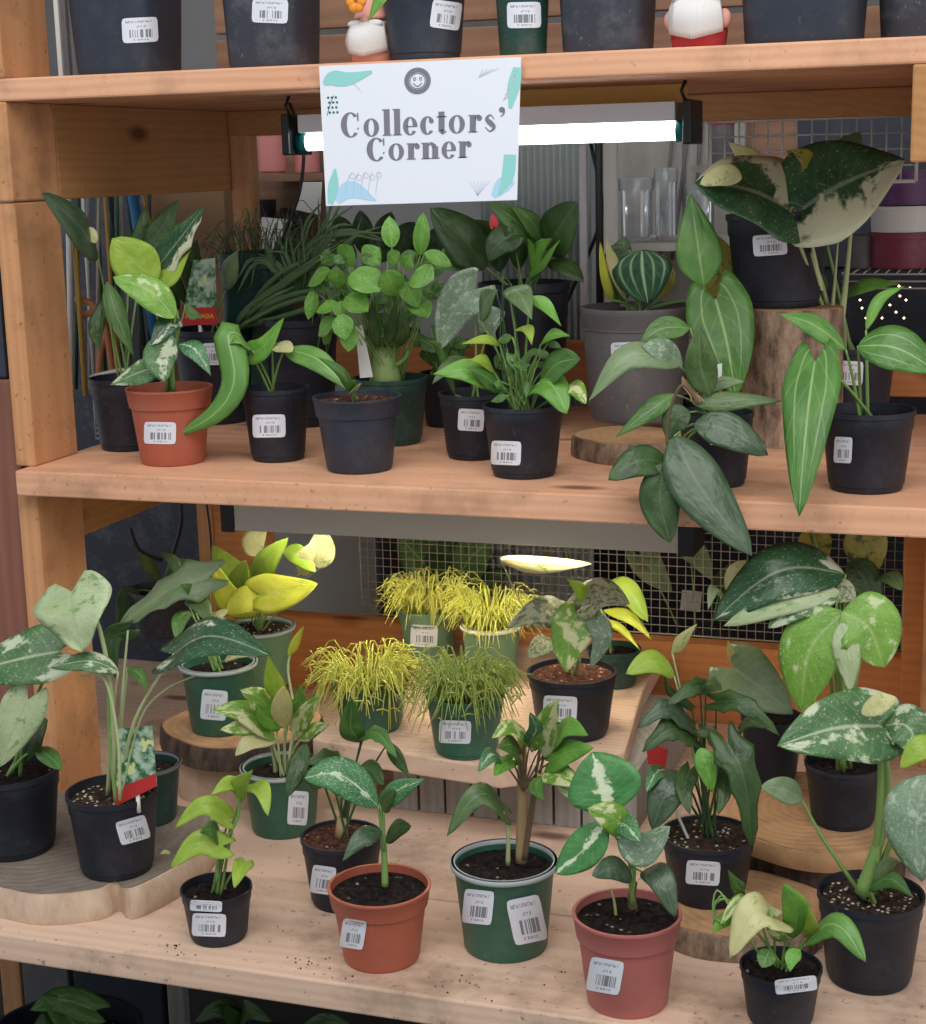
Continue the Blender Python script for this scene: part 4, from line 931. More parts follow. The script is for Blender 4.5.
gnome(696, 0.036, 'larger white-bearded gnome with red clothes left of the slate pot', 'redp')
# pallet planks behind the top shelf
for i, (z0, z1) in enumerate(((1.69, 1.755), (1.765, 1.83), (1.84, 1.91))):
    for xa, xb, w_ in ((-1.29, 0.3, ''),):
        tag(MB().box((xa, 2.55+i*0.0, z0-(0.0 if i else 0.0075)), (xb, 2.57, z1)).build('pallet_plank', M['brownplank'], smooth=False, bevel=0.002), ['lowest brown plank behind the top shelf pots', 'second brown plank up behind the top shelf pots', 'uppermost brown plank behind the top shelf pots'][i], 'plank')
for x, mm, lb in ((56, 'white', 'white upright strip beside the upper left post'), (63, 'greypot', 'grey upright strip beside the first top shelf pot')):
    a = aty(x, 40, 2.45); tag(MB().box((a.x, 2.45, ZT1), (a.x+.008, 2.46, 1.95)).build('upright_strip', M[mm], smooth=False), lb, 'strip')

# ------------------------------------------------------------------ middle shelf
MG = 'potted plants on the middle shelf'
def mp(name, label, cx, rimy, by, rw, mat, **k):
    k.setdefault('z', ZM1); k.setdefault('group', MG); return make_pot(name, label, cx, rimy, by, rw, mat, **k)
# back row first
a1 = mp('potted_philodendron', 'black pot with tall dark leaves at the far left rear of the middle shelf', 125, 377, 452, 72, 'black')
leaves(a1, [([(98, 256), (74, 228), (42, 193)], 27, 'dgrey', dict(s='oval', db=-.12, dt=-.27)),
            ([(107, 282), (117, 318), (134, 357)], 22, 'mid', dict(s='lance', db=-.03, dt=-.05)),
            ([(104, 300), (96, 330), (100, 352)], 16, 'dark', dict(s='lance')),
            ([(130, 262), (142, 228), (146, 205)], 14, 'dark', dict(s='lance', db=.0, dt=.02)),
            ([(96, 243), (90, 233), (86, 229)], 12, 'cream', dict(s='oval', st=0, db=-.15, dt=-.16)),
            ([(146, 250), (160, 232), (178, 200)], 24, 'dark', dict(s='oval', db=.0, dt=.02))])
a3 = mp('potted_alocasia', 'black pot with a red and green picture tag behind the red pot', 214, 328, 425, 84, 'black', stickers=[(213, 354, 20, 22, -2)])
leaves(a3, [([(196, 285), (192, 258), (197, 240)], 26, 'dark', dict(s='heart')), ([(180, 300), (168, 272), (170, 262)], 20, 'dark', {}),
            ([(226, 290), (232, 268), (238, 250)], 18, 'grey', dict(s='lance'))])
def plant_tag(p, cor, band, txt, dY, label, photo='photo'):
    Yp = p.c.y+dY; o, q_, n_ = quad_slab('plant_tag', cor, Yp, 0.001, M[photo], p.root); o['label'] = label
    tl, tr, br, bl = q_
    v = [bl.lerp(tl, band)+n_*.0005, br.lerp(tr, band)+n_*.0005, br+n_*.0005, bl+n_*.0005]
    mk('tag_band', v, [(0, 1, 2, 3)], M['red'], o, smooth=False)
    if txt:
        ux = (br-bl).normalized(); uy = n_.cross(ux)
        if uy.z < 0: uy = -uy
        pxtext(txt, (v[0]+v[1]+v[2]+v[3])/4-uy*0.0036+n_*.0003, ux, uy, 0.0115, M['yellowt'], o)
    m_ = (bl+br)/2; e = Vector((m_.x, m_.y, p.soil.z-.005))
    m_ = m_-n_*.0035; e = e-n_*.0035
    if e.z < m_.z-.006: MB().tube([m_, e], 0.003, 6).build('tag_spike', M['white'], o)
    return o
plant_tag(a3, [(193, 260), (215, 258), (217, 325), (181, 325)], 0.27, 'ALOCASIA', -0.05, 'picture tag with a red band and yellow lettering')
a7 = mp('potted_palm', 'tall dark green container of fine grassy leaves behind the middle shelf pots', 257, 252, 420, 66, 'greend', style='sq', sq=5, ang=0.0)
strings(a7, 60, 0.10, 0.09, 0.0012, 'needle')
a8 = mp('potted_palm', 'black pot with long thin dull green arching leaves at rear left of centre', 300, 318, 428, 76, 'black')
mb = MB()
for (x0, y0, x1, y1, x2, y2) in [(236, 330, 262, 300, 330, 262), (240, 322, 285, 280, 345, 250), (238, 326, 300, 305, 372, 290), (300, 300, 290, 250, 285, 215), (300, 300, 310, 240, 330, 205), (300, 300, 325, 240, 350, 212), (300, 300, 330, 230, 342, 195), (300, 300, 275, 260, 260, 235), (300, 300, 318, 262, 352, 235), (300, 300, 340, 250, 372, 225), (300, 300, 335, 262, 362, 252), (300, 300, 298, 260, 306, 225), (300, 300, 288, 262, 268, 262), (300, 300, 322, 285, 322, 330), (236, 330, 250, 310, 290, 290), (300, 300, 330, 275, 318, 380), (300, 300, 260, 262, 245, 290), (300, 300, 325, 245, 395, 232)]:
    for k in range(3):
        j = lambda s_: random.uniform(-s_, s_)
        leaf_geo(mb, [wp(a8, x0+j(2), y0+j(2), -.02), wp(a8, x1+j(10), y1+j(10), -.04), wp(a8, x2+j(14), y2+j(14), -.03+j(.04))], 0.0058, 'strap', nu=12, nv=2, fold=.3)
mb.build('foliage', LM['needle'], a8.root)
a12 = mp('potted_anthurium', 'large black pot of glossy dark leaves and a red flower behind the centre', 524, 282, 432, 92, 'black')
leaves(a12, [([(486, 268), (462, 240), (430, 208)], 44, 'dark', dict(s='oval')), ([(535, 245), (515, 222), (487, 202)], 26, 'mid', dict(s='lance')),
   ([(512, 235), (498, 245), (488, 262)], 34, 'dark', dict(s='heart', db=-.06)), ([(548, 252), (560, 230), (578, 202)], 40, 'dark', dict(s='oval', w=.02)),
   ([(470, 255), (450, 262), (424, 262)], 22, 'mid', dict(s='lance')), ([(530, 275), (540, 250), (552, 238)], 14, 'fresh', dict(s='lance')),
   ([(536, 278), (532, 250), (528, 238)], 9, 'fresh', dict(s='lance')), ([(528, 278), (545, 262), (560, 240)], 10, 'fresh', dict(s='lance')), ([(548, 262), (566, 268), (584, 282)], 18, 'dark', dict(s='oval')),
   ([(520, 270), (516, 245), (500, 222)], 20, 'dark', dict(s='lance')), ([(500, 272), (494, 240), (470, 220)], 26, 'dark', dict(s='oval', db=.01, dt=.02)), ([(540, 240), (530, 222), (510, 205)], 18, 'mid', dict(s='lance'))])
mb = MB(); leaf_geo(mb, [wp(a12, 494, 226, -.06), wp(a12, 494, 212, -.06)], 0.016, 'heart'); mb.build('flower', M['redp'], a12.root)
a10 = mp('potted_plant', 'small black pot half hidden left of the centre rear pots', 446, 372, 428, 54, 'black')
rnd_foliage(a10, 14, 420, 462, 330, 368, 24, 13, 'mid')
a9 = mp('potted_alocasia', 'black pot with a silver mottled leaf behind the centre front pot', 474, 392, 461, 72, 'black', stickers=[(471, 420, 26, 22, 3)])
leaves(a9, [([(474, 290), (455, 310), (440, 350)], 52, 'silver', dict(s='heart', db=-.03, dt=-.05)), ([(488, 332), (492, 320), (505, 312)], 34, 'silver', dict(s='heart', db=-.05, dt=-.07)),
   ([(470, 360), (450, 366), (432, 384)], 16, 'olive', dict(s='lance')), ([(455, 395), (440, 350), (428, 340)], 10, 'mid', dict(s='lance'))])
a6 = mp('potted_caudex_plant', 'green pot with a swollen pale green bulb and many small round leaves', 390, 377, 447, 76, 'greend')
cb = a6.soil+Vector((-0.004, -0.01, 0)); s_ = 0.024
MB().lathe(cb, [(s_*.85, -.004), (s_*1.08, s_*.4), (s_*.95, s_*1.0), (s_*.8, s_*1.7), (s_*.74, s_*2.4), (s_*.45, s_*2.8)], 24).build('bulb', newmat('pale_green_caudex', 0.55, (0.26, 0.36, 0.12))[0], a6.root)
for (x, y, x2, y2) in ((378, 350, 372, 290), (385, 345, 388, 275), (392, 345, 398, 262), (398, 350, 410, 290), (383, 350, 360, 300), (397, 365, 408, 350), (386, 345, 392, 300)): stem(a6, [(x, y), ((x+x2)/2+3, (y+y2)/2), (x2, y2)], .0042, 'stem', -.01)
foliage(a6, [(392, 248, 389, 216, 19, -.04), (420, 256, 423, 212, 17, -.05), (352, 272, 380, 292, 31, -.08), (386, 270, 396, 296, 28, -.08), (412, 276, 434, 280, 27, -.08), (337, 268, 337, 288, 18, -.07), (330, 270, 308, 286, 13, -.06), (346, 312, 332, 306, 16, -.08), (346, 296, 368, 312, 24, -.08), (338, 304, 316, 312, 12, -.08), (350, 325, 348, 352, 20, -.09), (335, 318, 318, 336, 14, -.07), (425, 252, 452, 266, 15, -.07), (345, 262, 352, 246, 24, -.05), (365, 262, 380, 248, 24, -.05), (404, 282, 418, 308, 22, -.05), (314, 290, 308, 320, 14, -.04), (388, 262, 400, 252, 14, -.06), (404, 268, 412, 256, 16, -.06), (330, 330, 324, 345, 10, -.06), (342, 314, 345, 340, 22, -.1), (414, 300, 428, 318, 22, -.04), (372, 268, 376, 256, 13, -.06)], 'fresh')
rnd_foliage(a6, 34, 318, 440, 250, 325, 24, 15, 'mid')
leaves(a6, [([(388, 345), (392, 325), (396, 300)], 13, 'dark', dict(s='lance', st=0, db=-.05)), ([(396, 348), (404, 330), (402, 305)], 13, 'dark', dict(s='lance', st=0, db=-.05)), ([(378, 348), (374, 325), (372, 300)], 12, 'dark', dict(s='lance', st=0, db=-.05))])
o, q_, n_ = quad_slab('plant_tag', [(355, 326), (362, 325), (373, 377), (360, 378)], a6.c.y-.055, .001, M['white'], a6.root)
# grey pot on the slice
a13 = mp('potted_anthurium', 'wide grey pot with a dark velvet white-veined leaf on a wood slice', 636, 306, 424, 112, 'greypot', z=1.148, style='tub', soil='mulch', stickers=[(630, 352, 38, 20, -2)], fill=.93)
leaves(a13, [([(642, 250), (643, 272), (648, 304)], 60, 'velvet', dict(s='oval', db=-.03, dt=-.04, n=Vector((.1, -1, .15)))), ([(626, 300), (612, 262), (606, 240)], 13, 'cream', dict(s='lance')), ([(630, 250), (618, 262), (606, 290)], 30, 'dark', dict(s='oval', db=.0, dt=.0)),
   ([(620, 305), (618, 270), (625, 236)], 34, 'olive', dict(s='oval', db=.02, dt=.03)), ([(612, 300), (604, 275), (600, 242)], 9, 'yellow', dict(s='strap')),
   ([(700, 300), (728, 270), (712, 232)], 24, 'gold', dict(s='oval', db=.03, dt=.04)), ([(700, 300), (706, 262), (702, 236)], 26, 'grey', dict(s='oval', db=.04, dt=.05)), ([(660, 300), (672, 278), (668, 262)], 9, 'gold', dict(s='lance', db=.01, dt=.02))], sr=.0022)
# pot on stump
a15 = mp('potted_philodendron', 'big black pot with a barcode raised on a log stump at right', 779, 214, 309, 106, 'black', z=STZ, stickers=[(770, 245, 34, 21, -4)])
leaves(a15, [([(800, 232), (778, 226), (752, 208)], 22, 'dark', dict(s='lance')), ([(812, 185), (806, 160), (792, 150)], 22, 'gold', dict(s='heart')), ([(842, 168), (850, 148), (860, 132)], 38, 'olive', dict(s='heart', db=.03, dt=.04)), ([(762, 160), (748, 158), (728, 142)], 20, 'cream', dict(s='lance', db=0, dt=0))])
a17 = mp('potted_monstera', 'black pot of tall cream-splashed leaves behind the far right pot', 850, 345, 440, 92, 'black', stickers=[(850, 373, 26, 24, 3)])
W2 = Vector((-.2, -.75, .65))
leaves(a17, [([(786, 208), (742, 192), (694, 184)], 84, 'albo', dict(s='heart', db=-.14, dt=-.2, sr=.003, sm='stemp', via=[(806, 262)], o=(833, 335), n=Vector((0, -.7, .75)))),
   ([(804, 208), (850, 184), (906, 160)], 112, 'albo', dict(s='heart', db=-.14, dt=-.12, sr=.003, sm='stemp', via=[(812, 250), (822, 290)], o=(836, 335), n=Vector((0, -.8, .6)))),
   ([(742, 178), (722, 176), (700, 184)], 22, 'cream', dict(s='oval', st=0, db=-.2, dt=-.21)),
   ([(842, 296), (868, 286), (900, 284)], 14, 'fresh', dict(s='lance', sm='stemp')), ([(822, 300), (815, 280), (808, 262)], 20, 'mid', dict(s='lance')),
   ([(806, 178), (798, 160), (786, 150)], 18, 'yellow', dict(s='lance', db=0, dt=0))], sr=.003)
stem(a17, [(838, 345), (845, 290), (852, 215)], .006, 'stemp', -.06, 'sheath', .003); stem(a17, [(830, 345), (834, 290), (838, 240)], .004, 'stemp', -.06, 'sheath', .0015)
# anthurium + hanging plant
a14 = mp('potted_anthurium', 'black pot behind the trailing plant with tall pale-veined leaves', 712, 398, 436, 72, 'black')
leaves(a14, [([(716, 300), (728, 345), (736, 398)], 72, 'anth', dict(s='heart', db=-.15, dt=-.2, n=Vector((0, -1, .35)))), ([(704, 286), (698, 245), (690, 193)], 46, 'strap', dict(s='lance', db=-.13, dt=-.1, n=Vector((.15, -1, .1)), w=.02))], sr=.0025)
ah = mp('potted_hoya', 'black pot trailing long dark leathery leaves over the middle shelf edge', 716, 412, 489, 76, 'black', stickers=[(714, 440, 8, 10)])
hy = dict(s='oval')
leaves(ah, [([(690, 328), (662, 330), (640, 343)], 24, 'mid', dict(s='lance', db=-.03, dt=-.06)),
  ([(680, 366), (630, 358), (588, 402)], 28, 'grey', dict(s='lance', db=-.07, dt=-.12, w=.02)), ([(682, 368), (664, 352), (642, 346)], 24, 'silver', dict(s='oval', db=-.06, dt=-.09)),
  ([(710, 394), (700, 365), (699, 326)], 32, 'olive', dict(s='oval', db=-.07, dt=-.1)), ([(675, 394), (650, 412), (616, 437)], 20, 'mid', dict(s='lance', db=-.08, dt=-.12)),
  ([(694, 404), (735, 402), (782, 401)], 20, 'olive', dict(s='lance', db=-.07, dt=-.06)), ([(690, 412), (676, 420), (668, 440)], 28, 'dark', dict(s='oval', db=-.09, dt=-.1)),
  ([(694, 424), (728, 432), (768, 455)], 36, 'dgrey', dict(s='oval', db=-.1, dt=-.1)), ([(674, 436), (700, 490), (752, 556)], 54, 'dgrey', dict(s='oval', db=-.12, dt=-.17, w=.03)),
  ([(672, 466), (640, 462), (608, 480)], 32, 'dark', dict(s='oval', db=-.12, dt=-.17)), ([(666, 462), (660, 500), (670, 543)], 42, 'dark', dict(s='oval', db=-.135, dt=-.16)), ([(700, 398), (720, 385), (745, 382)], 14, 'grey', dict(s='lance'))], sr=.0014)
stem(ah, [(700, 405), (682, 385), (668, 420), (668, 465)], .0024, 'stemb', -.125, 'vine')
for i in range(5): stem(ah, [(682, 385-i*2), (690+i*2, 395), (692+i*3, 402)], .0013, 'stemt', -.075, 'air_root')
o, q_, n_ = quad_slab('plant_tag', [(711, 367), (722, 363), (721, 397), (709, 398)], ah.c.y-.04, .001, M['white'], ah.root)
# front row
a2 = mp('potted_syngonium', 'terracotta pot with a barcode holding lime and cream-splashed leaves at left', 169, 387, 467, 87, 'terra', style='band', stickers=[(160, 433, 32, 22, 1)])
leaves(a2, [([(158, 268), (182, 240), (206, 206)], 38, 'albo', dict(s='lobed', db=-.02, dt=-.04)), ([(158, 280), (135, 262), (112, 238)], 48, 'lime', dict(s='oval', db=-.04, dt=-.06, via=[(176, 330)], n=Vector((0, -1, .3)))),
   ([(150, 282), (172, 276), (191, 250)], 18, 'lime', dict(s='lance', db=-.03, dt=-.03)), ([(175, 318), (148, 292), (113, 277)], 32, 'thail', dict(s='oval', db=-.05, dt=-.07)),
   ([(168, 362), (140, 374), (110, 385)], 24, 'thai', dict(s='lance', db=-.05, dt=-.06)), ([(172, 335), (160, 358), (165, 382)], 34, 'thai', dict(s='oval', db=-.05, dt=-.07)),
   ([(180, 344), (196, 352), (211, 376)], 20, 'gw', dict(s='lance', db=-.04, dt=-.05)), ([(180, 320), (168, 325), (152, 345)], 22, 'thaid', dict(s='oval')), ([(186, 305), (196, 318), (205, 316)], 10, 'olive', dict(s='lance'))])
stem(a2, [(173, 390), (172, 360), (178, 330), (176, 310)], .0042, 'stem')
a4 = mp('potted_anthurium', 'black pot with a long green leaf drooping left beside the terracotta pot', 275, 387, 463, 68, 'black', stickers=[(269, 426, 33, 23, -1)])
leaves(a4, [([(252, 350), (229, 335), (236, 380), (218, 412), (177, 436)], 30, 'strap', dict(s='strap', db=-.04, dt=-.09, n=Vector((.3, -1, .2)), f=.1)), ([(250, 354), (266, 346), (284, 318)], 24, 'fresh', dict(s='heart', db=-.03, dt=-.04)),
   ([(284, 350), (318, 362), (352, 393)], 24, 'strap', dict(s='lance', db=-.04, dt=-.07)), ([(272, 345), (284, 348), (292, 352)], 14, 'cream', dict(s='oval'))], sr=.0017)
a5 = mp('potted_seedling', 'charcoal pot of reddish mulch with a tiny sprout at left of centre', 357, 396, 475, 90, 'slate', style='band', soil='mulch', fill=.93)
leaves(a5, [([(352, 394), (340, 372), (318, 357)], 11, 'mid', dict(s='lance')), ([(353, 390), (352, 384), (356, 380)], 7, 'fresh', {}), ([(353, 392), (358, 388), (360, 384)], 6, 'cream', {})])
a11 = mp('potted_pothos', 'black pot with a bushy fresh green plant and one cream-green leaf at centre', 523, 404, 480, 82, 'black', stickers=[(506, 453, 30, 24, 2)])
leaves(a11, [([(508, 288), (520, 296), (532, 320)], 26, 'olive', dict(s='lance')), ([(530, 296), (545, 306), (561, 326)], 14, 'fresh', dict(s='lance')), ([(541, 344), (552, 336), (570, 336)], 11, 'fresh', dict(s='lance')),
   ([(503, 388), (470, 372), (433, 374)], 26, 'fresh', dict(s='lance')), ([(500, 392), (485, 378), (468, 368)], 16, 'mid', dict(s='lance')), ([(540, 388), (558, 366), (580, 358)], 26, 'mid', dict(s='oval')),
   ([(528, 394), (550, 385), (567, 414)], 30, 'fresh', dict(s='oval')), ([(558, 398), (574, 388), (586, 404)], 16, 'poth', dict(s='oval')), ([(494, 372), (484, 362), (470, 360)], 12, 'lime', dict(s='lance')),
   ([(480, 320), (488, 302), (498, 290)], 18, 'olive', dict(s='lance')), ([(515, 330), (528, 330), (532, 345)], 12, 'lime', dict(s='lance')), ([(500, 345), (486, 340), (462, 344)], 10, 'lime', dict(s='lance'))])
for x in (503, 508, 512, 506): stem(a11, [(x, 402), (x+random.uniform(-6, 6), 340), (x+random.uniform(-8, 8), 265+random.uniform(0, 40))], .0012, 'stemd')
rnd_foliage(a11, 26, 490, 555, 335, 395, 22, 9, 'mid', shape='lance')
a16 = mp('potted_anthurium', 'black pot at far right with long pale-veined leaves hanging over the shelf edge', 868, 409, 495, 94, 'black', stickers=[(843, 450, 18, 26, 3)])
leaves(a16, [([(815, 362), (808, 430), (799, 516)], 60, 'anth', dict(s='heart', db=-.08, dt=-.19, n=Vector((-.1, -1, .2)))), ([(846, 350), (812, 326), (779, 314)], 22, 'strap', dict(s='lance', db=-.04, dt=-.07)),
   ([(858, 346), (896, 350), (938, 372)], 44, 'anth', dict(s='oval', db=-.05, dt=-.06)), ([(866, 330), (880, 300), (905, 286)], 12, 'fresh', dict(s='lance', db=.0, dt=.03))], sr=.002)
# ------------------------------------------------------------------ lower tier
LG = 'potted plants on the bottom shelf'
def lp(name, label, cx, rimy, by, rw, mat, **k):
    k.setdefault('z', ZB1); k.setdefault('group', LG); return make_pot(name, label, cx, rimy, by, rw, mat, **k)
# --- rear: grass-like pots on the raised board
GR = 'string-like cactus pots on the raised board'
b19 = lp('potted_rhipsalis', 'rear left pale green pot of bright yellow string-like stems', 428, 607, 668, 62, 'palegreen', z=.70, style='band', stickers=[(424, 636, 27, 22, 3)], group=GR)
strings(b19, 190, .075, .055, .0014, 'spag', .015)
b20 = lp('potted_rhipsalis', 'pale-rimmed pot of yellow string-like stems just right of the rear left one', 491, 624, 688, 62, 'palegreen', z=.70, style='lip', rim='white', group=GR)
strings(b20, 190, .068, .055, .0014, 'spag', .015)
b17 = lp('potted_rhipsalis', 'green pot of long arching yellow-green string-like stems at left of the raised board', 370, 682, 736, 76, 'green', z=.70, style='nurs', group=GR)
strings(b17, 220, .085, .05, .0014, 'spag', .04)
b18 = lp('potted_rhipsalis', 'green pot with a barcode and olive string-like stems at the raised board front edge', 465, 692, 761, 80, 'green', z=.70, style='nurs', stickers=[(455, 732, 32, 23, 2)], group=GR)
strings(b18, 220, .072, .055, .0013, 'spag2', .04)
b22 = lp('potted_plant', 'small dark green pot behind the black pot on the raised board', 614, 648, 690, 54, 'greend', z=.70)
leaves(b22, [([(596, 592), (625, 590), (648, 622)], 24, 'lime', dict(s='oval')), ([(604, 610), (630, 618), (652, 640)], 13, 'yellow', dict(s='lance')), ([(600, 618), (622, 630), (640, 650)], 8, 'yellow', dict(s='lance'))])
b21 = lp('potted_syngonium', 'black pot with mottled grey and cream heart leaves on the raised board', 572, 671, 744, 90, 'black', z=.70, soil='mulch', stickers=[(560, 709, 34, 26, 3)], fill=.93)
leaves(b21, [([(500, 558), (540, 566), (592, 564)], 17, 'cream', dict(s='oval', db=.0, dt=.02, via=[(525, 610)], sm='stemp', n=Vector((0, -.3, 1)), w=.02, f=.0)),
   ([(582, 605), (604, 594), (630, 604)], 40, 'mottle', dict(s='heart', db=-.04, dt=-.04)), ([(556, 612), (538, 612), (506, 628)], 34, 'mottle', dict(s='heart', db=-.04, dt=-.07)),
   ([(578, 618), (570, 640), (566, 672)], 52, 'poth', dict(s='heart', db=-.05, dt=-.08)), ([(596, 620), (602, 640), (590, 668)], 26, 'silver', dict(s='heart', db=-.05, dt=-.07)), ([(552, 640), (542, 646), (528, 658)], 22, 'mottle', dict(s='oval')), ([(586, 605), (580, 590), (566, 578)], 14, 'lime', dict(s='lance'))], stem='stemp', sr=.0012)
# --- left group
b5 = lp('potted_pothos', 'pot of bright yellow leaves at the rear left under the shop light', 258, 626, 690, 74, 'palegreen', z=.6805, style='lip', rim='rimpale', soil='perlite', fill=.93)
yl = lambda **k: dict(dict(n=Vector((.1, -1, .3))), **k)
leaves(b5, [([(252, 604), (228, 596), (214, 562)], 36, 'yellow', yl(s='heart')), ([(268, 596), (246, 600), (226, 614)], 28, 'yellow', yl(s='oval', db=-.05)), ([(260, 594), (288, 592), (318, 584)], 44, 'yellow', yl(s='heart', db=-.06)),
   ([(262, 584), (268, 562), (288, 538)], 32, 'lime', yl(s='heart')), ([(240, 582), (226, 566), (212, 545)], 34, 'lime', yl(s='heart', db=.01, dt=.02)), ([(258, 556), (254, 542), (266, 528)], 24, 'cream', yl(s='oval', db=0, dt=0)),
   ([(284, 550), (300, 556), (316, 572)], 20, 'lime', yl(s='oval')), ([(300, 574), (306, 560), (318, 542)], 20, 'cream', yl(s='oval', db=-.03)), ([(320, 568), (322, 550), (322, 526)], 28, 'cream', yl(s='oval', db=-.01, dt=0)), ([(252, 590), (240, 585), (246, 560)], 20, 'lime', yl(s='oval', db=.0))], stem='stem', sr=.0013)
b4 = lp('potted_philodendron', 'green pot with a barcode on the left wood slice with broad pale ruffled leaf', 218, 662, 737, 78, 'green', z=.6805, style='lip', rim='rimpale', stickers=[(214, 705, 26, 30, 5)])
leaves(b4, [([(208, 578), (170, 592), (120, 626)], 48, 'grey', dict(s='lobed', db=-.03, dt=-.06, w=.14, n=Vector((0, -1, .5)))), ([(186, 600), (200, 605), (210, 622)], 18, 'olive', dict(s='oval')), ([(205, 622), (214, 622), (228, 610)], 15, 'cream', dict(s='oval')),
   ([(178, 574), (172, 560), (160, 552)], 12, 'olive', dict(s='lance', db=.05, dt=.05)), ([(190, 612), (180, 620), (176, 640)], 16, 'mid', dict(s='oval')), ([(200, 600), (190, 590), (180, 585)], 14, 'mid', {}), ([(225, 660), (240, 650), (252, 655)], 18, 'cream', dict(s='oval'))])
hp = lp('hanging_planter', 'dark hanging planter with black hooks at the upper left of the lower tier', 160, 588, 640, 64, 'blackd', z=None, Y=2.60, group=None, cat='hanging planter')
for pth in ([(181, 500), (181, 525), (172, 560), (168, 588)], [(130, 528), (138, 548), (150, 556), (162, 560)]): MB().tube(catmull([aty(x, y, 2.6) for x, y in pth], 12), .0035, 6).build('hook', M['blackpl'], hp.root)
MB().tube([aty(181, 500, 2.6), Vector((aty(181, 500, 2.6).x, 2.6, ZM0))], .003, 6).build('hook', M['blackpl'], hp.root)
leaves(hp, [([(160, 580), (148, 565), (138, 552)], 14, 'olive', dict(s='lance')), ([(165, 575), (175, 565), (190, 560)], 12, 'mid', dict(s='lance')), ([(140, 590), (125, 600), (118, 640)], 18, 'dark', dict(s='lance'))])
b3 = lp('empty_pot', 'dark green pot of bare soil behind the front black pot on the slab', 146, 763, 828, 70, 'greend', z=.615, style='lip', rim='greypot', group=None)
b2 = lp('potted_philodendron', 'black pot with a picture tag and tall pale mint leaf on the grey slab', 112, 790, 882, 92, 'black', z=.615, soil='perlite', stickers=[(133, 830, 31, 24, -16)], fill=.9)
ts = dict
leaves(b2, [([(72, 592), (76, 618), (82, 652)], 82, 'pale', ts(s='heart', db=-.05, dt=-.08, w=.1, f=.05, o=(116, 800), via=[(112, 700), (100, 630), (84, 596)], sr=.003, n=Vector((.1, -1, .25)))), ([(118, 672), (90, 662), (50, 668)], 20, 'thai', ts(s='oval', db=-.05, dt=-.08, sr=.0024)),
   ([(174, 654), (215, 640), (272, 656)], 50, 'thaid', ts(s='heart', db=-.05, dt=-.07, o=(118, 800), via=[(135, 720)], sr=.0024, n=Vector((0, -.6, .8)))), ([(128, 668), (140, 676), (148, 690)], 14, 'mid', ts(s='lance')),
   ([(128, 630), (112, 640), (116, 680)], 26, 'dark', ts(s='heart', db=.04, dt=.03))], stem='stemp', sr=.0022)
stem(b2, [(120, 800), (118, 740), (105, 680), (80, 675)], .0025, 'stemp', -.05); stem(b2, [(120, 800), (140, 720), (165, 690), (194, 676)], .0016, 'stemp', -.03)
stem(b2, [(117, 805), (110, 740), (108, 690)], .004, 'stem', -.02, 'sheath', .002)
plant_tag(b2, [(118, 729), (152, 726), (157, 786), (116, 806)], 0.22, None, -.03, 'picture plant tag with a red lower band')
b1 = lp('potted_philodendron', 'black pot cut by the left edge with big marbled leaves', 8, 768, 862, 102, 'black', z=.615)
leaves(b1, [([(58, 652), (10, 664), (-45, 678)], 62, 'thai', ts(s='heart', db=-.03, dt=-.07, n=Vector((.1, -.75, .6)))), ([(28, 700), (14, 730), (-2, 768)], 50, 'pale', ts(s='heart', db=-.06, dt=-.08)), ([(38, 748), (50, 758), (62, 770)], 18, 'mid', ts(s='oval')),
   ([(18, 758), (38, 738), (48, 720)], 24, 'dark', ts(s='oval', db=.03))], sr=.0024)
b6 = lp('potted_pothos', 'green pale-rimmed pot with bushy cream and lime leaves left of centre', 281, 765, 840, 82, 'green', style='lip', rim='rimpale', stickers=[(298, 808, 20, 34, 4)])
leaves(b6, [([(270, 728), (242, 712), (212, 710)], 30, 'poth', {}), ([(272, 715), (258, 698), (240, 690)], 28, 'poth', {}), ([(284, 728), (282, 706), (284, 686)], 22, 'cream', dict(s='oval')), ([(296, 730), (308, 712), (320, 694)], 22, 'poth', {}),
   ([(268, 736), (250, 742), (235, 756)], 24, 'cream', {}), ([(284, 700), (272, 680), (268, 655)], 20, 'lime', dict(s='lance')), ([(262, 722), (240, 728), (220, 730)], 22, 'poth', {}), ([(290, 712), (302, 700), (300, 684)], 18, 'fresh', {}),
   ([(276, 722), (262, 715), (255, 702)], 22, 'fresh', {}), ([(300, 740), (316, 730), (330, 724)], 14, 'poth', dict(s='lance')), ([(288, 655), (298, 640), (304, 626)], 9, 'yellow', dict(s='lance', st=0))], stem='stemp', sr=.0017)
stem(b6, [(288, 765), (294, 715), (288, 670), (292, 648)], .0022, 'stemp', -.02, 'vine')
b7 = lp('potted_pothos', 'small black pot with lime leaves at front left of the bottom shelf', 216, 884, 948, 72, 'black', stickers=[(206, 906, 32, 11, 3), (209, 925, 34, 23, 2)])
leaves(b7, [([(228, 818), (204, 806), (175, 828)], 26, 'lime', dict(db=-.02, dt=-.05)), ([(222, 846), (198, 844), (170, 868)], 32, 'lime', dict(db=-.03, dt=-.06)), ([(244, 784), (228, 784), (211, 795)], 16, 'lime', dict(s='lance')), ([(240, 800), (240, 785), (253, 770)], 20, 'lime', dict(s='lance')),
   ([(247, 788), (262, 790), (268, 816)], 24, 'lime', {}), ([(245, 862), (240, 870), (234, 888)], 22, 'lime', {}), ([(170, 852), (165, 853), (160, 854)], 5, 'cream', dict(s='lance', st=0)), ([(218, 836), (210, 830), (200, 832)], 22, 'mid', {})])
stem(b7, [(217, 882), (220, 850), (236, 822), (241, 795)], .0022, 'stem', -.02, 'vine')
b8 = lp('potted_plant', 'black pot of bark chips with dark glossy leaves behind the front terracotta pot', 341, 832, 914, 82, 'black', soil='mulch', stickers=[(323, 880, 24, 28, 8)], fill=.95)
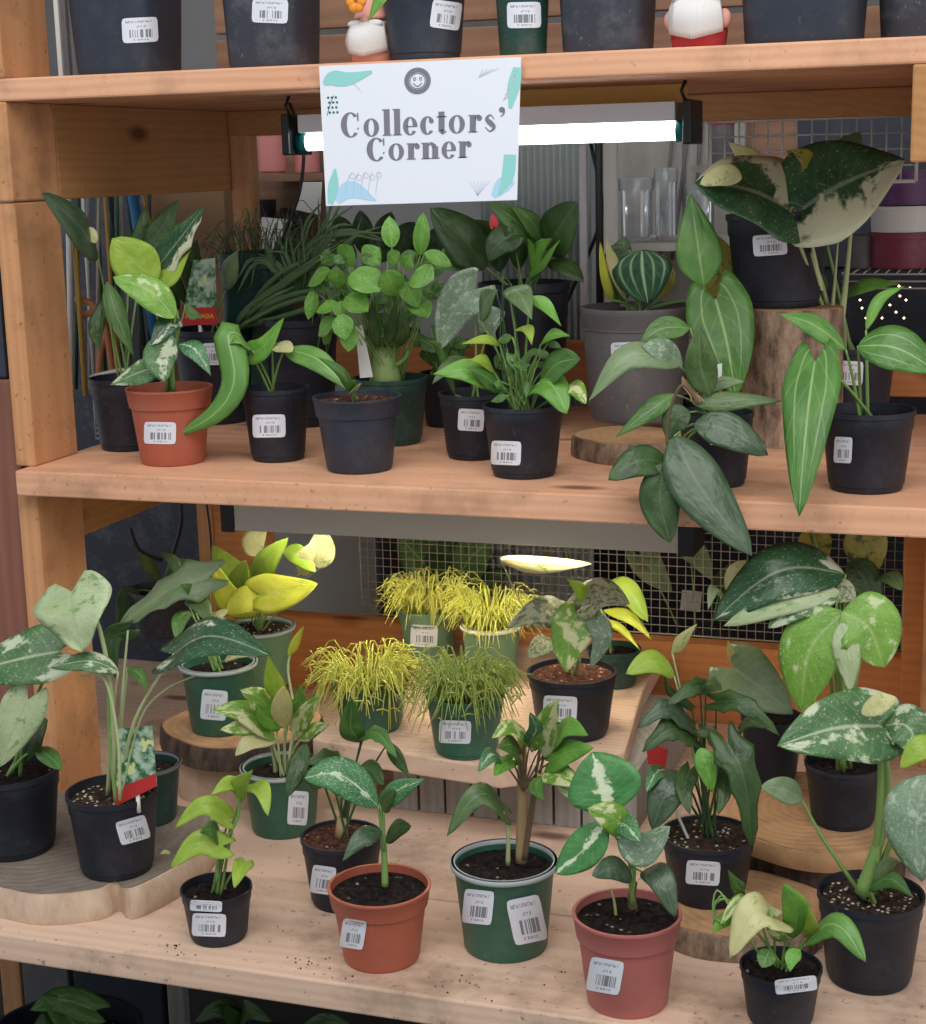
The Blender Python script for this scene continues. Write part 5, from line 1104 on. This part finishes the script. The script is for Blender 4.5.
leaves(b8, [([(362, 742), (350, 725), (352, 698)], 24, 'mid', dict(s='oval', w=.12)), ([(362, 736), (380, 736), (397, 758)], 24, 'mid', dict(s='lobed')), ([(342, 768), (326, 758), (306, 764)], 28, 'dark', dict(s='lobed')), ([(388, 742), (398, 760), (410, 778)], 14, 'dark', dict(s='lance')),
   ([(306, 744), (298, 768), (287, 798)], 20, 'dark', dict(s='oval')), ([(352, 775), (370, 770), (384, 785)], 20, 'dark', dict(s='oval')), ([(330, 775), (312, 780), (300, 772)], 18, 'dark', dict(s='oval'))], stem='stemd', sr=.0015)
MB().tube([b8.soil+Vector((0, 0, -.003)), b8.soil+Vector((.003, 0, .03))], [.010, .007], 10).build('stump', LM['stemt'], b8.root)
b9 = lp('potted_aglaonema', 'bright terracotta pot with a small white-centred leafy seedling at front', 379, 882, 975, 104, 'terra', style='band', stickers=[(353, 934, 24, 29, 9)], fill=.9)
leaves(b9, [([(378, 806), (340, 776), (304, 778)], 38, 'gw', dict(s='oval', db=-.02, dt=-.05)), ([(381, 806), (400, 790), (425, 779)], 22, 'gw', dict(s='lance', db=-.02, dt=-.03)), ([(382, 832), (362, 838), (342, 862)], 20, 'dgrey', dict(s='lance')), ([(386, 842), (400, 828), (411, 826)], 17, 'dark', dict(s='oval')), ([(384, 812), (388, 798), (396, 790)], 16, 'mid', dict(s='oval'))], stem='stem', sr=.0018, org=(384, 850))
stem(b9, [(385, 886), (384, 850), (380, 804)], .0045, 'stem', -.005)
b10 = lp('potted_pothos', 'green pale-rimmed pot with two barcodes and a tan cane at front centre', 504, 857, 964, 108, 'green', style='lip', rim='rimpale', stickers=[(478, 907, 30, 34, 6), (527, 920, 34, 46, -12)], fill=.9)
stem(b10, [(521, 862), (522, 800), (522, 732)], .0072, 'stemt', 0, 'cane', .0055)
for d_ in (6, 11): stem(b10, [(521+d_*.4, 860), (528+d_*.6, 800), (534+d_, 750)], .0024, 'stemb', -.01, 'cane')
leaves(b10, [([(503, 812), (478, 796), (447, 836)], 32, 'olive', dict(s='heart', sr=.0024, sm='stemp', o=(508, 865), via=[(508, 832)])), ([(502, 762), (490, 756), (478, 772)], 22, 'gw', {}), ([(524, 738), (508, 728), (492, 738)], 22, 'poth', {}), ([(540, 748), (548, 722), (558, 698)], 32, 'poth', {}),
   ([(550, 762), (572, 752), (594, 748)], 30, 'fresh', {}), ([(548, 772), (566, 778), (590, 790)], 28, 'poth', {}), ([(512, 760), (500, 768), (494, 776)], 18, 'fresh', {}), ([(560, 768), (572, 792), (594, 800)], 22, 'pale', {}),
   ([(530, 742), (536, 726), (530, 712)], 20, 'gw', {}), ([(556, 740), (570, 728), (588, 735)], 26, 'fresh', {}), ([(518, 755), (508, 745), (498, 748)], 24, 'mid', {}), ([(542, 775), (536, 790), (545, 802)], 15, 'mid', dict(s='lance'))], stem='stemb', sr=.0011, org=(523, 790))
b11 = lp('potted_philodendron', 'rose pink pot with broad white-striped leaves at the front edge', 627, 909, 1021, 110, 'pink', style='band', stickers=[(605, 976, 34, 34, 10)], fill=.92)
leaves(b11, [([(612, 812), (604, 784), (592, 752)], 76, 'njoy', dict(s='oval', db=-.02, dt=.0, n=Vector((0, -1, .4)), o=(632, 905), via=[(634, 850)])), ([(634, 836), (612, 818), (588, 808)], 30, 'poth', dict(s='oval')), ([(606, 824), (584, 850), (555, 874)], 38, 'njoy', dict(s='oval', db=-.04, dt=-.06)), ([(618, 838), (645, 850), (670, 826)], 34, 'silver', dict(s='oval', db=-.04, dt=-.05)),
   ([(632, 880), (612, 868), (592, 876)], 24, 'dgrey', dict(s='oval')), ([(642, 872), (660, 878), (675, 917)], 28, 'dgrey', dict(s='oval', db=-.02, dt=-.06)), ([(612, 828), (626, 826), (640, 842)], 24, 'gw', dict(s='oval'))], sr=.0015, org=(632, 868))
stem(b11, [(633, 905), (630, 870), (632, 832)], .003, 'stem', -.005); stem(b11, [(616, 915), (614, 900), (611, 888)], .0018, 'cream', .0, 'sprout'); stem(b11, [(633, 908), (632, 895), (635, 882)], .006, 'stemb', -.002, 'node', .003)
# --- right group
zs = .655
b16 = lp('potted_alocasia', 'dark pot with a grey-green arrow-shaped leaf behind the broad orange slice', 772, 716, 786, 62, 'black', z=.6555)
leaves(b16, [([(734, 668), (760, 688), (793, 714)], 66, 'grey', dict(s='heart', db=-.05, dt=-.09, n=Vector((.1, -.9, .4)), w=.02, sm='stemd')), ([(734, 664), (730, 652), (728, 640)], 8, 'stemp' if False else 'cream', dict(s='lance', st=0))])
b15 = lp('potted_monstera', 'black pot with huge lime marbled leaf on the broad orange slice', 844, 762, 832, 78, 'black', z=.6555)
leaves(b15, [([(844, 612), (812, 650), (801, 712)], 64, 'thail', dict(s='oval', db=-.09, dt=-.11, n=Vector((-.2, -1, .3)), w=.02)), ([(842, 612), (868, 628), (884, 668)], 68, 'thail', dict(s='oval', db=-.095, dt=-.1, n=Vector((.2, -1, .35)), w=.02)), ([(842, 622), (847, 655), (851, 696)], 28, 'pale', dict(s='lance', db=-.105, dt=-.12)),
   ([(845, 574), (780, 574), (714, 620)], 56, 'thaid', dict(s='oval', db=-.04, dt=-.1, n=Vector((0, -.8, .6)))), ([(840, 592), (790, 600), (724, 626)], 30, 'pale', dict(s='oval', db=-.06, dt=-.11)), ([(836, 600), (800, 606), (768, 628)], 28, 'thai', dict(s='oval', db=-.07, dt=-.1)),
   ([(812, 524), (815, 545), (824, 566)], 34, 'gold', dict(s='oval', db=.05, dt=.06)), ([(858, 522), (866, 546), (876, 572)], 44, 'gold', dict(s='oval', db=.05, dt=.05)), ([(850, 560), (864, 580), (876, 612)], 34, 'dark', dict(s='oval', db=.02, dt=.0)),
   ([(726, 590), (738, 570), (746, 560)], 18, 'cream', dict(s='lance', st=0, db=-.03, dt=-.02)), ([(724, 600), (714, 590), (708, 610)], 12, 'pale', dict(s='lance', st=0)), ([(880, 580), (890, 578), (902, 590)], 16, 'olive', dict(s='oval', db=.04)), ([(820, 600), (840, 592), (856, 600)], 26, 'mottle', dict(s='oval', db=-.04))], sr=.0026)
hk = lp('potted_caladium', 'small dark pot of drooping grey-green leaves against the right of the mesh', 690, 640, 690, 40, 'black', z=None, Y=2.70, group=None) if False else None
b12 = lp('potted_alocasia', 'black pot on a wood slice with many dark lobed leaves and a red tag', 708, 830, 910, 94, 'black', z=.6075, soil='perlite', stickers=[(703, 873, 34, 24, 4)], fill=.95)
dk = dict
leaves(b12, [([(692, 708), (668, 690), (664, 676)], 10, 'dark', {}), ([(706, 686), (690, 690), (666, 706)], 26, 'dark', dk(s='lobed')), ([(700, 690), (712, 684), (722, 690)], 22, 'dark', dk(s='lobed')), ([(716, 702), (745, 706), (780, 736)], 30, 'dark', dk(s='lobed', db=-.03, dt=-.05)), ([(694, 738), (670, 730), (642, 752)], 38, 'dark', dk(s='lobed')),
   ([(688, 724), (665, 710), (638, 728)], 32, 'dgrey', dk(s='lobed')), ([(728, 744), (744, 780), (752, 850)], 50, 'dark', dk(s='lobed', db=-.05, dt=-.08)), ([(684, 776), (668, 790), (652, 830)], 38, 'dgrey', dk(s='oval')), ([(700, 748), (706, 765), (712, 792)], 22, 'fresh', dk(s='oval', db=-.05, dt=-.06)),
   ([(700, 730), (715, 740), (722, 765)], 24, 'dark', dk(s='lobed')), ([(674, 676), (652, 662), (626, 674)], 24, 'lime', dk(s='oval', sm='stemp')), ([(672, 652), (684, 640), (697, 624)], 13, 'cream', dk(s='lance', sm='stemp')), ([(690, 770), (684, 790), (690, 815)], 24, 'dark', {}), ([(712, 770), (724, 790), (718, 815)], 22, 'dark', {}), ([(740, 730), (752, 722), (768, 728)], 18, 'dark', {}), ([(662, 770), (654, 776), (646, 792)], 20, 'gw', {})], stem='stemd', sr=.0014)
o, q_, n_ = quad_slab('plant_tag', [(646, 742), (668, 750), (665, 768), (648, 764)], b12.c.y+.02, .001, M['red'], b12.root); o['label'] = 'red plant tag'
MB().tube([(q_[2]+q_[3])/2, b12.soil+Vector((-.02, -.02, -.003))], .002, 6).build('tag_spike', M['white'], o)
b14 = lp('potted_monstera', 'large black pot at lower right with white-speckled broad leaves', 871, 889, 996, 106, 'black', soil='perlite', fill=.93)
leaves(b14, [([(880, 726), (830, 730), (777, 746)], 84, 'thai', dict(s='heart', db=-.06, dt=-.13, n=Vector((0, -.95, .45)), w=.02, o=(872, 893), via=[(880, 800)], sr=.004)), ([(862, 714), (880, 704), (897, 698)], 20, 'cream', dict(s='oval', st=0, db=-.09, dt=-.09)), ([(884, 726), (908, 728), (920, 758)], 46, 'thai', dict(s='oval', db=-.05, dt=-.07, st=0)),
   ([(930, 775), (918, 820), (922, 882)], 66, 'silver', dict(s='oval', db=-.12, dt=-.16, n=Vector((-.2, -1, .1)))), ([(940, 755), (922, 748), (900, 768)], 26, 'lime', dict(s='oval', db=-.1, dt=-.12)), ([(802, 800), (784, 790), (761, 786)], 26, 'grey', dict(s='oval', db=-.04, dt=-.06, sr=.0022, via=[(824, 840)], sm='stem')),
   ([(868, 890), (892, 880), (914, 898)], 18, 'mid', dict(s='lance', db=-.03)), ([(862, 893), (890, 862), (900, 860)], 14, 'grey', dict(s='lance'))], sr=.003)
stem(b14, [(862, 893), (876, 850), (888, 800), (884, 740)], .0095, 'stem', -.03, 'sheath', .003)
b13 = lp('potted_pothos', 'small black pot at the front right edge with cream leaves and curly stems', 781, 962, 1034, 82, 'black', stickers=[(796, 985, 42, 15, -7)], fill=.93)
leaves(b13, [([(774, 918), (752, 915), (730, 958)], 48, 'cream', dict(s='heart', db=-.05, dt=-.09)), ([(792, 938), (796, 908), (784, 884)], 28, 'fresh', dict(s='oval')), ([(806, 944), (838, 926), (866, 962)], 26, 'strap', dict(s='oval', db=-.03, dt=-.08, f=.1)), ([(752, 905), (738, 902), (720, 925)], 18, 'poth', {}),
   ([(738, 915), (722, 922), (712, 934)], 14, 'fresh', dict(s='lance')), ([(786, 935), (772, 925), (768, 908)], 22, 'poth', {}), ([(800, 950), (792, 958), (790, 972)], 16, 'fresh', dict(s='lance', db=-.06, dt=-.08)), ([(770, 950), (766, 958), (762, 968)], 20, 'mid', dict(s='oval', db=-.06, dt=-.08)), ([(806, 938), (812, 925), (808, 905)], 14, 'lime', dict(s='lance')), ([(745, 890), (735, 885), (728, 870)], 14, 'mid', dict(s='lance'))], stem='stem', sr=.0014)
for k in range(4): stem(b13, [(760, 955), (742-k*3, 930-k*6), (735-k*6, 905-k*5), (716-k, 900+k*5), (714+k*4, 925)], .0012, 'stem', -.03-.008*k, 'tendril')
# plants below the bottom shelf
for cx_, lb, lvs in ((70, 'low plant with broad green leaves under the bottom shelf at left', [([(95, 1010), (60, 1000), (30, 1010)], 34, 'mid', {}), ([(80, 1030), (60, 1010), (40, 995)], 34, 'mid', {}), ([(70, 1040), (50, 1020), (34, 1024)], 30, 'dark', {})]),
                     (232, 'low dark-leaved plant under the bottom shelf right of the slate board', [([(240, 1020), (220, 1008), (195, 1022)], 26, 'dark', {}), ([(240, 1025), (250, 1010), (272, 1022)], 26, 'dark', {}), ([(235, 1030), (232, 1015), (225, 1005)], 22, 'dark', {}), ([(300, 1040), (330, 1022), (352, 1026)], 26, 'dark', {})])):
    c_ = aty(cx_, 1100, 1.98)
    pb = pot_at('potted_plant', lb, (c_.x, 1.98, 0.0), .12, .26, 'black', group=None); pb.c = Vector((c_.x, 1.98, 0))
    leaves(pb, lvs, sr=.003)
# debris of soil on the bottom shelf boards
t = thing('soil_crumbs', (-0.7, 1.8, ZB1), 'scattered dark soil crumbs on the bottom shelf planks', 'soil'); t['kind'] = 'stuff'
mb = MB()
for cx_, cy_, n_ in ((175, 958, 18), (310, 965, 22), (455, 985, 12), (560, 975, 8), (470, 1000, 10), (800, 1000, 5), (200, 935, 10), (330, 990, 14)):
    for _ in range(n_):
        x, y = random.gauss(cx_, 14), random.gauss(cy_, 7); p = atz(x, y, ZB1)
        if p.y > YB+.008: mb.ball(p+Vector((0, 0, .0016)), random.uniform(.0006, .0014), 6, 4, (1, 1, .6))
mb.build('crumbs', M['soil'], t)

# plants seen through the mesh
for cx_, Y_, lb, lvs, rw_ in ((700, 2.91, 'plant with pale veined grey leaves behind the mesh at right', [([(640, 555), (655, 575), (672, 592)], 34, 'grey', dict(s='heart')), ([(690, 548), (700, 560), (712, 580)], 28, 'grey', dict(s='heart')), ([(720, 590), (730, 575), (745, 560)], 26, 'dark', {})], 60),
                              (440, 2.90, 'broad dark green plant behind the mesh above the yellow string plants', [([(450, 590), (420, 560), (398, 536)], 40, 'mid', dict(s='oval')), ([(455, 590), (470, 560), (492, 540)], 40, 'mid', dict(s='oval')), ([(452, 585), (445, 560), (452, 535)], 40, 'dark', dict(s='oval')), ([(445, 600), (410, 590), (385, 575)], 30, 'mid', dict(s='oval')), ([(460, 600), (490, 585), (508, 570)], 30, 'dark', dict(s='oval'))], 60)):
    c_ = aty(cx_, 640, Y_)
    pb = pot_at('potted_plant', lb, (c_.x, Y_, 0.0), .042, c_.z+.03, 'black', 'nurs', group=None); pb.c = Vector((c_.x, Y_, 0))
    leaves(pb, [(a_, b_, m_, dict(k_, db=-.02, dt=-.03)) for a_, b_, m_, k_ in lvs], sr=.0015)
card([(682, 590), (702, 592), (700, 612), (680, 610)], 3.238, 'small white card seen through the mesh at right')

for cx_, Y_, lb, mm, pts_ in ((392, 3.0, 'dark leafy plant behind the bulb plant under the sign', 'dark', [(350, 250, 335, 215), (365, 255, 360, 210), (380, 250, 392, 212), (395, 255, 415, 222), (405, 262, 440, 240), (355, 262, 330, 245), (420, 262, 452, 225), (385, 262, 372, 232)]),
                          (258, 2.91, 'tall thin plant with a knobbly pale green stalk left of the sign', 'fresh', [(243, 170, 238, 150), (246, 150, 252, 126), (243, 190, 236, 176), (247, 200, 252, 184), (244, 215, 238, 205)])):
    c_ = aty(cx_ if mm == 'dark' else 245, 330, Y_)
    pb = pot_at('potted_plant', lb, (c_.x, Y_, 0.0), .055 if mm == 'dark' else .032, c_.z, 'black', 'nurs', group=None); pb.c = Vector((c_.x, Y_, 0))
    leaves(pb, [([(a_, b_), ((a_+c2)/2, (b_+d2)/2-2), (c2, d2)], 22 if mm == 'dark' else 9, mm, dict(s='oval', db=0, dt=-.01, st=1 if mm == 'dark' else 0)) for a_, b_, c2, d2 in pts_], sr=.0012)
    if mm != 'dark': stem(pb, [(246, 332), (244, 260), (245, 190), (247, 140)], .004, 'stemp', 0, 'stalk', .0025)
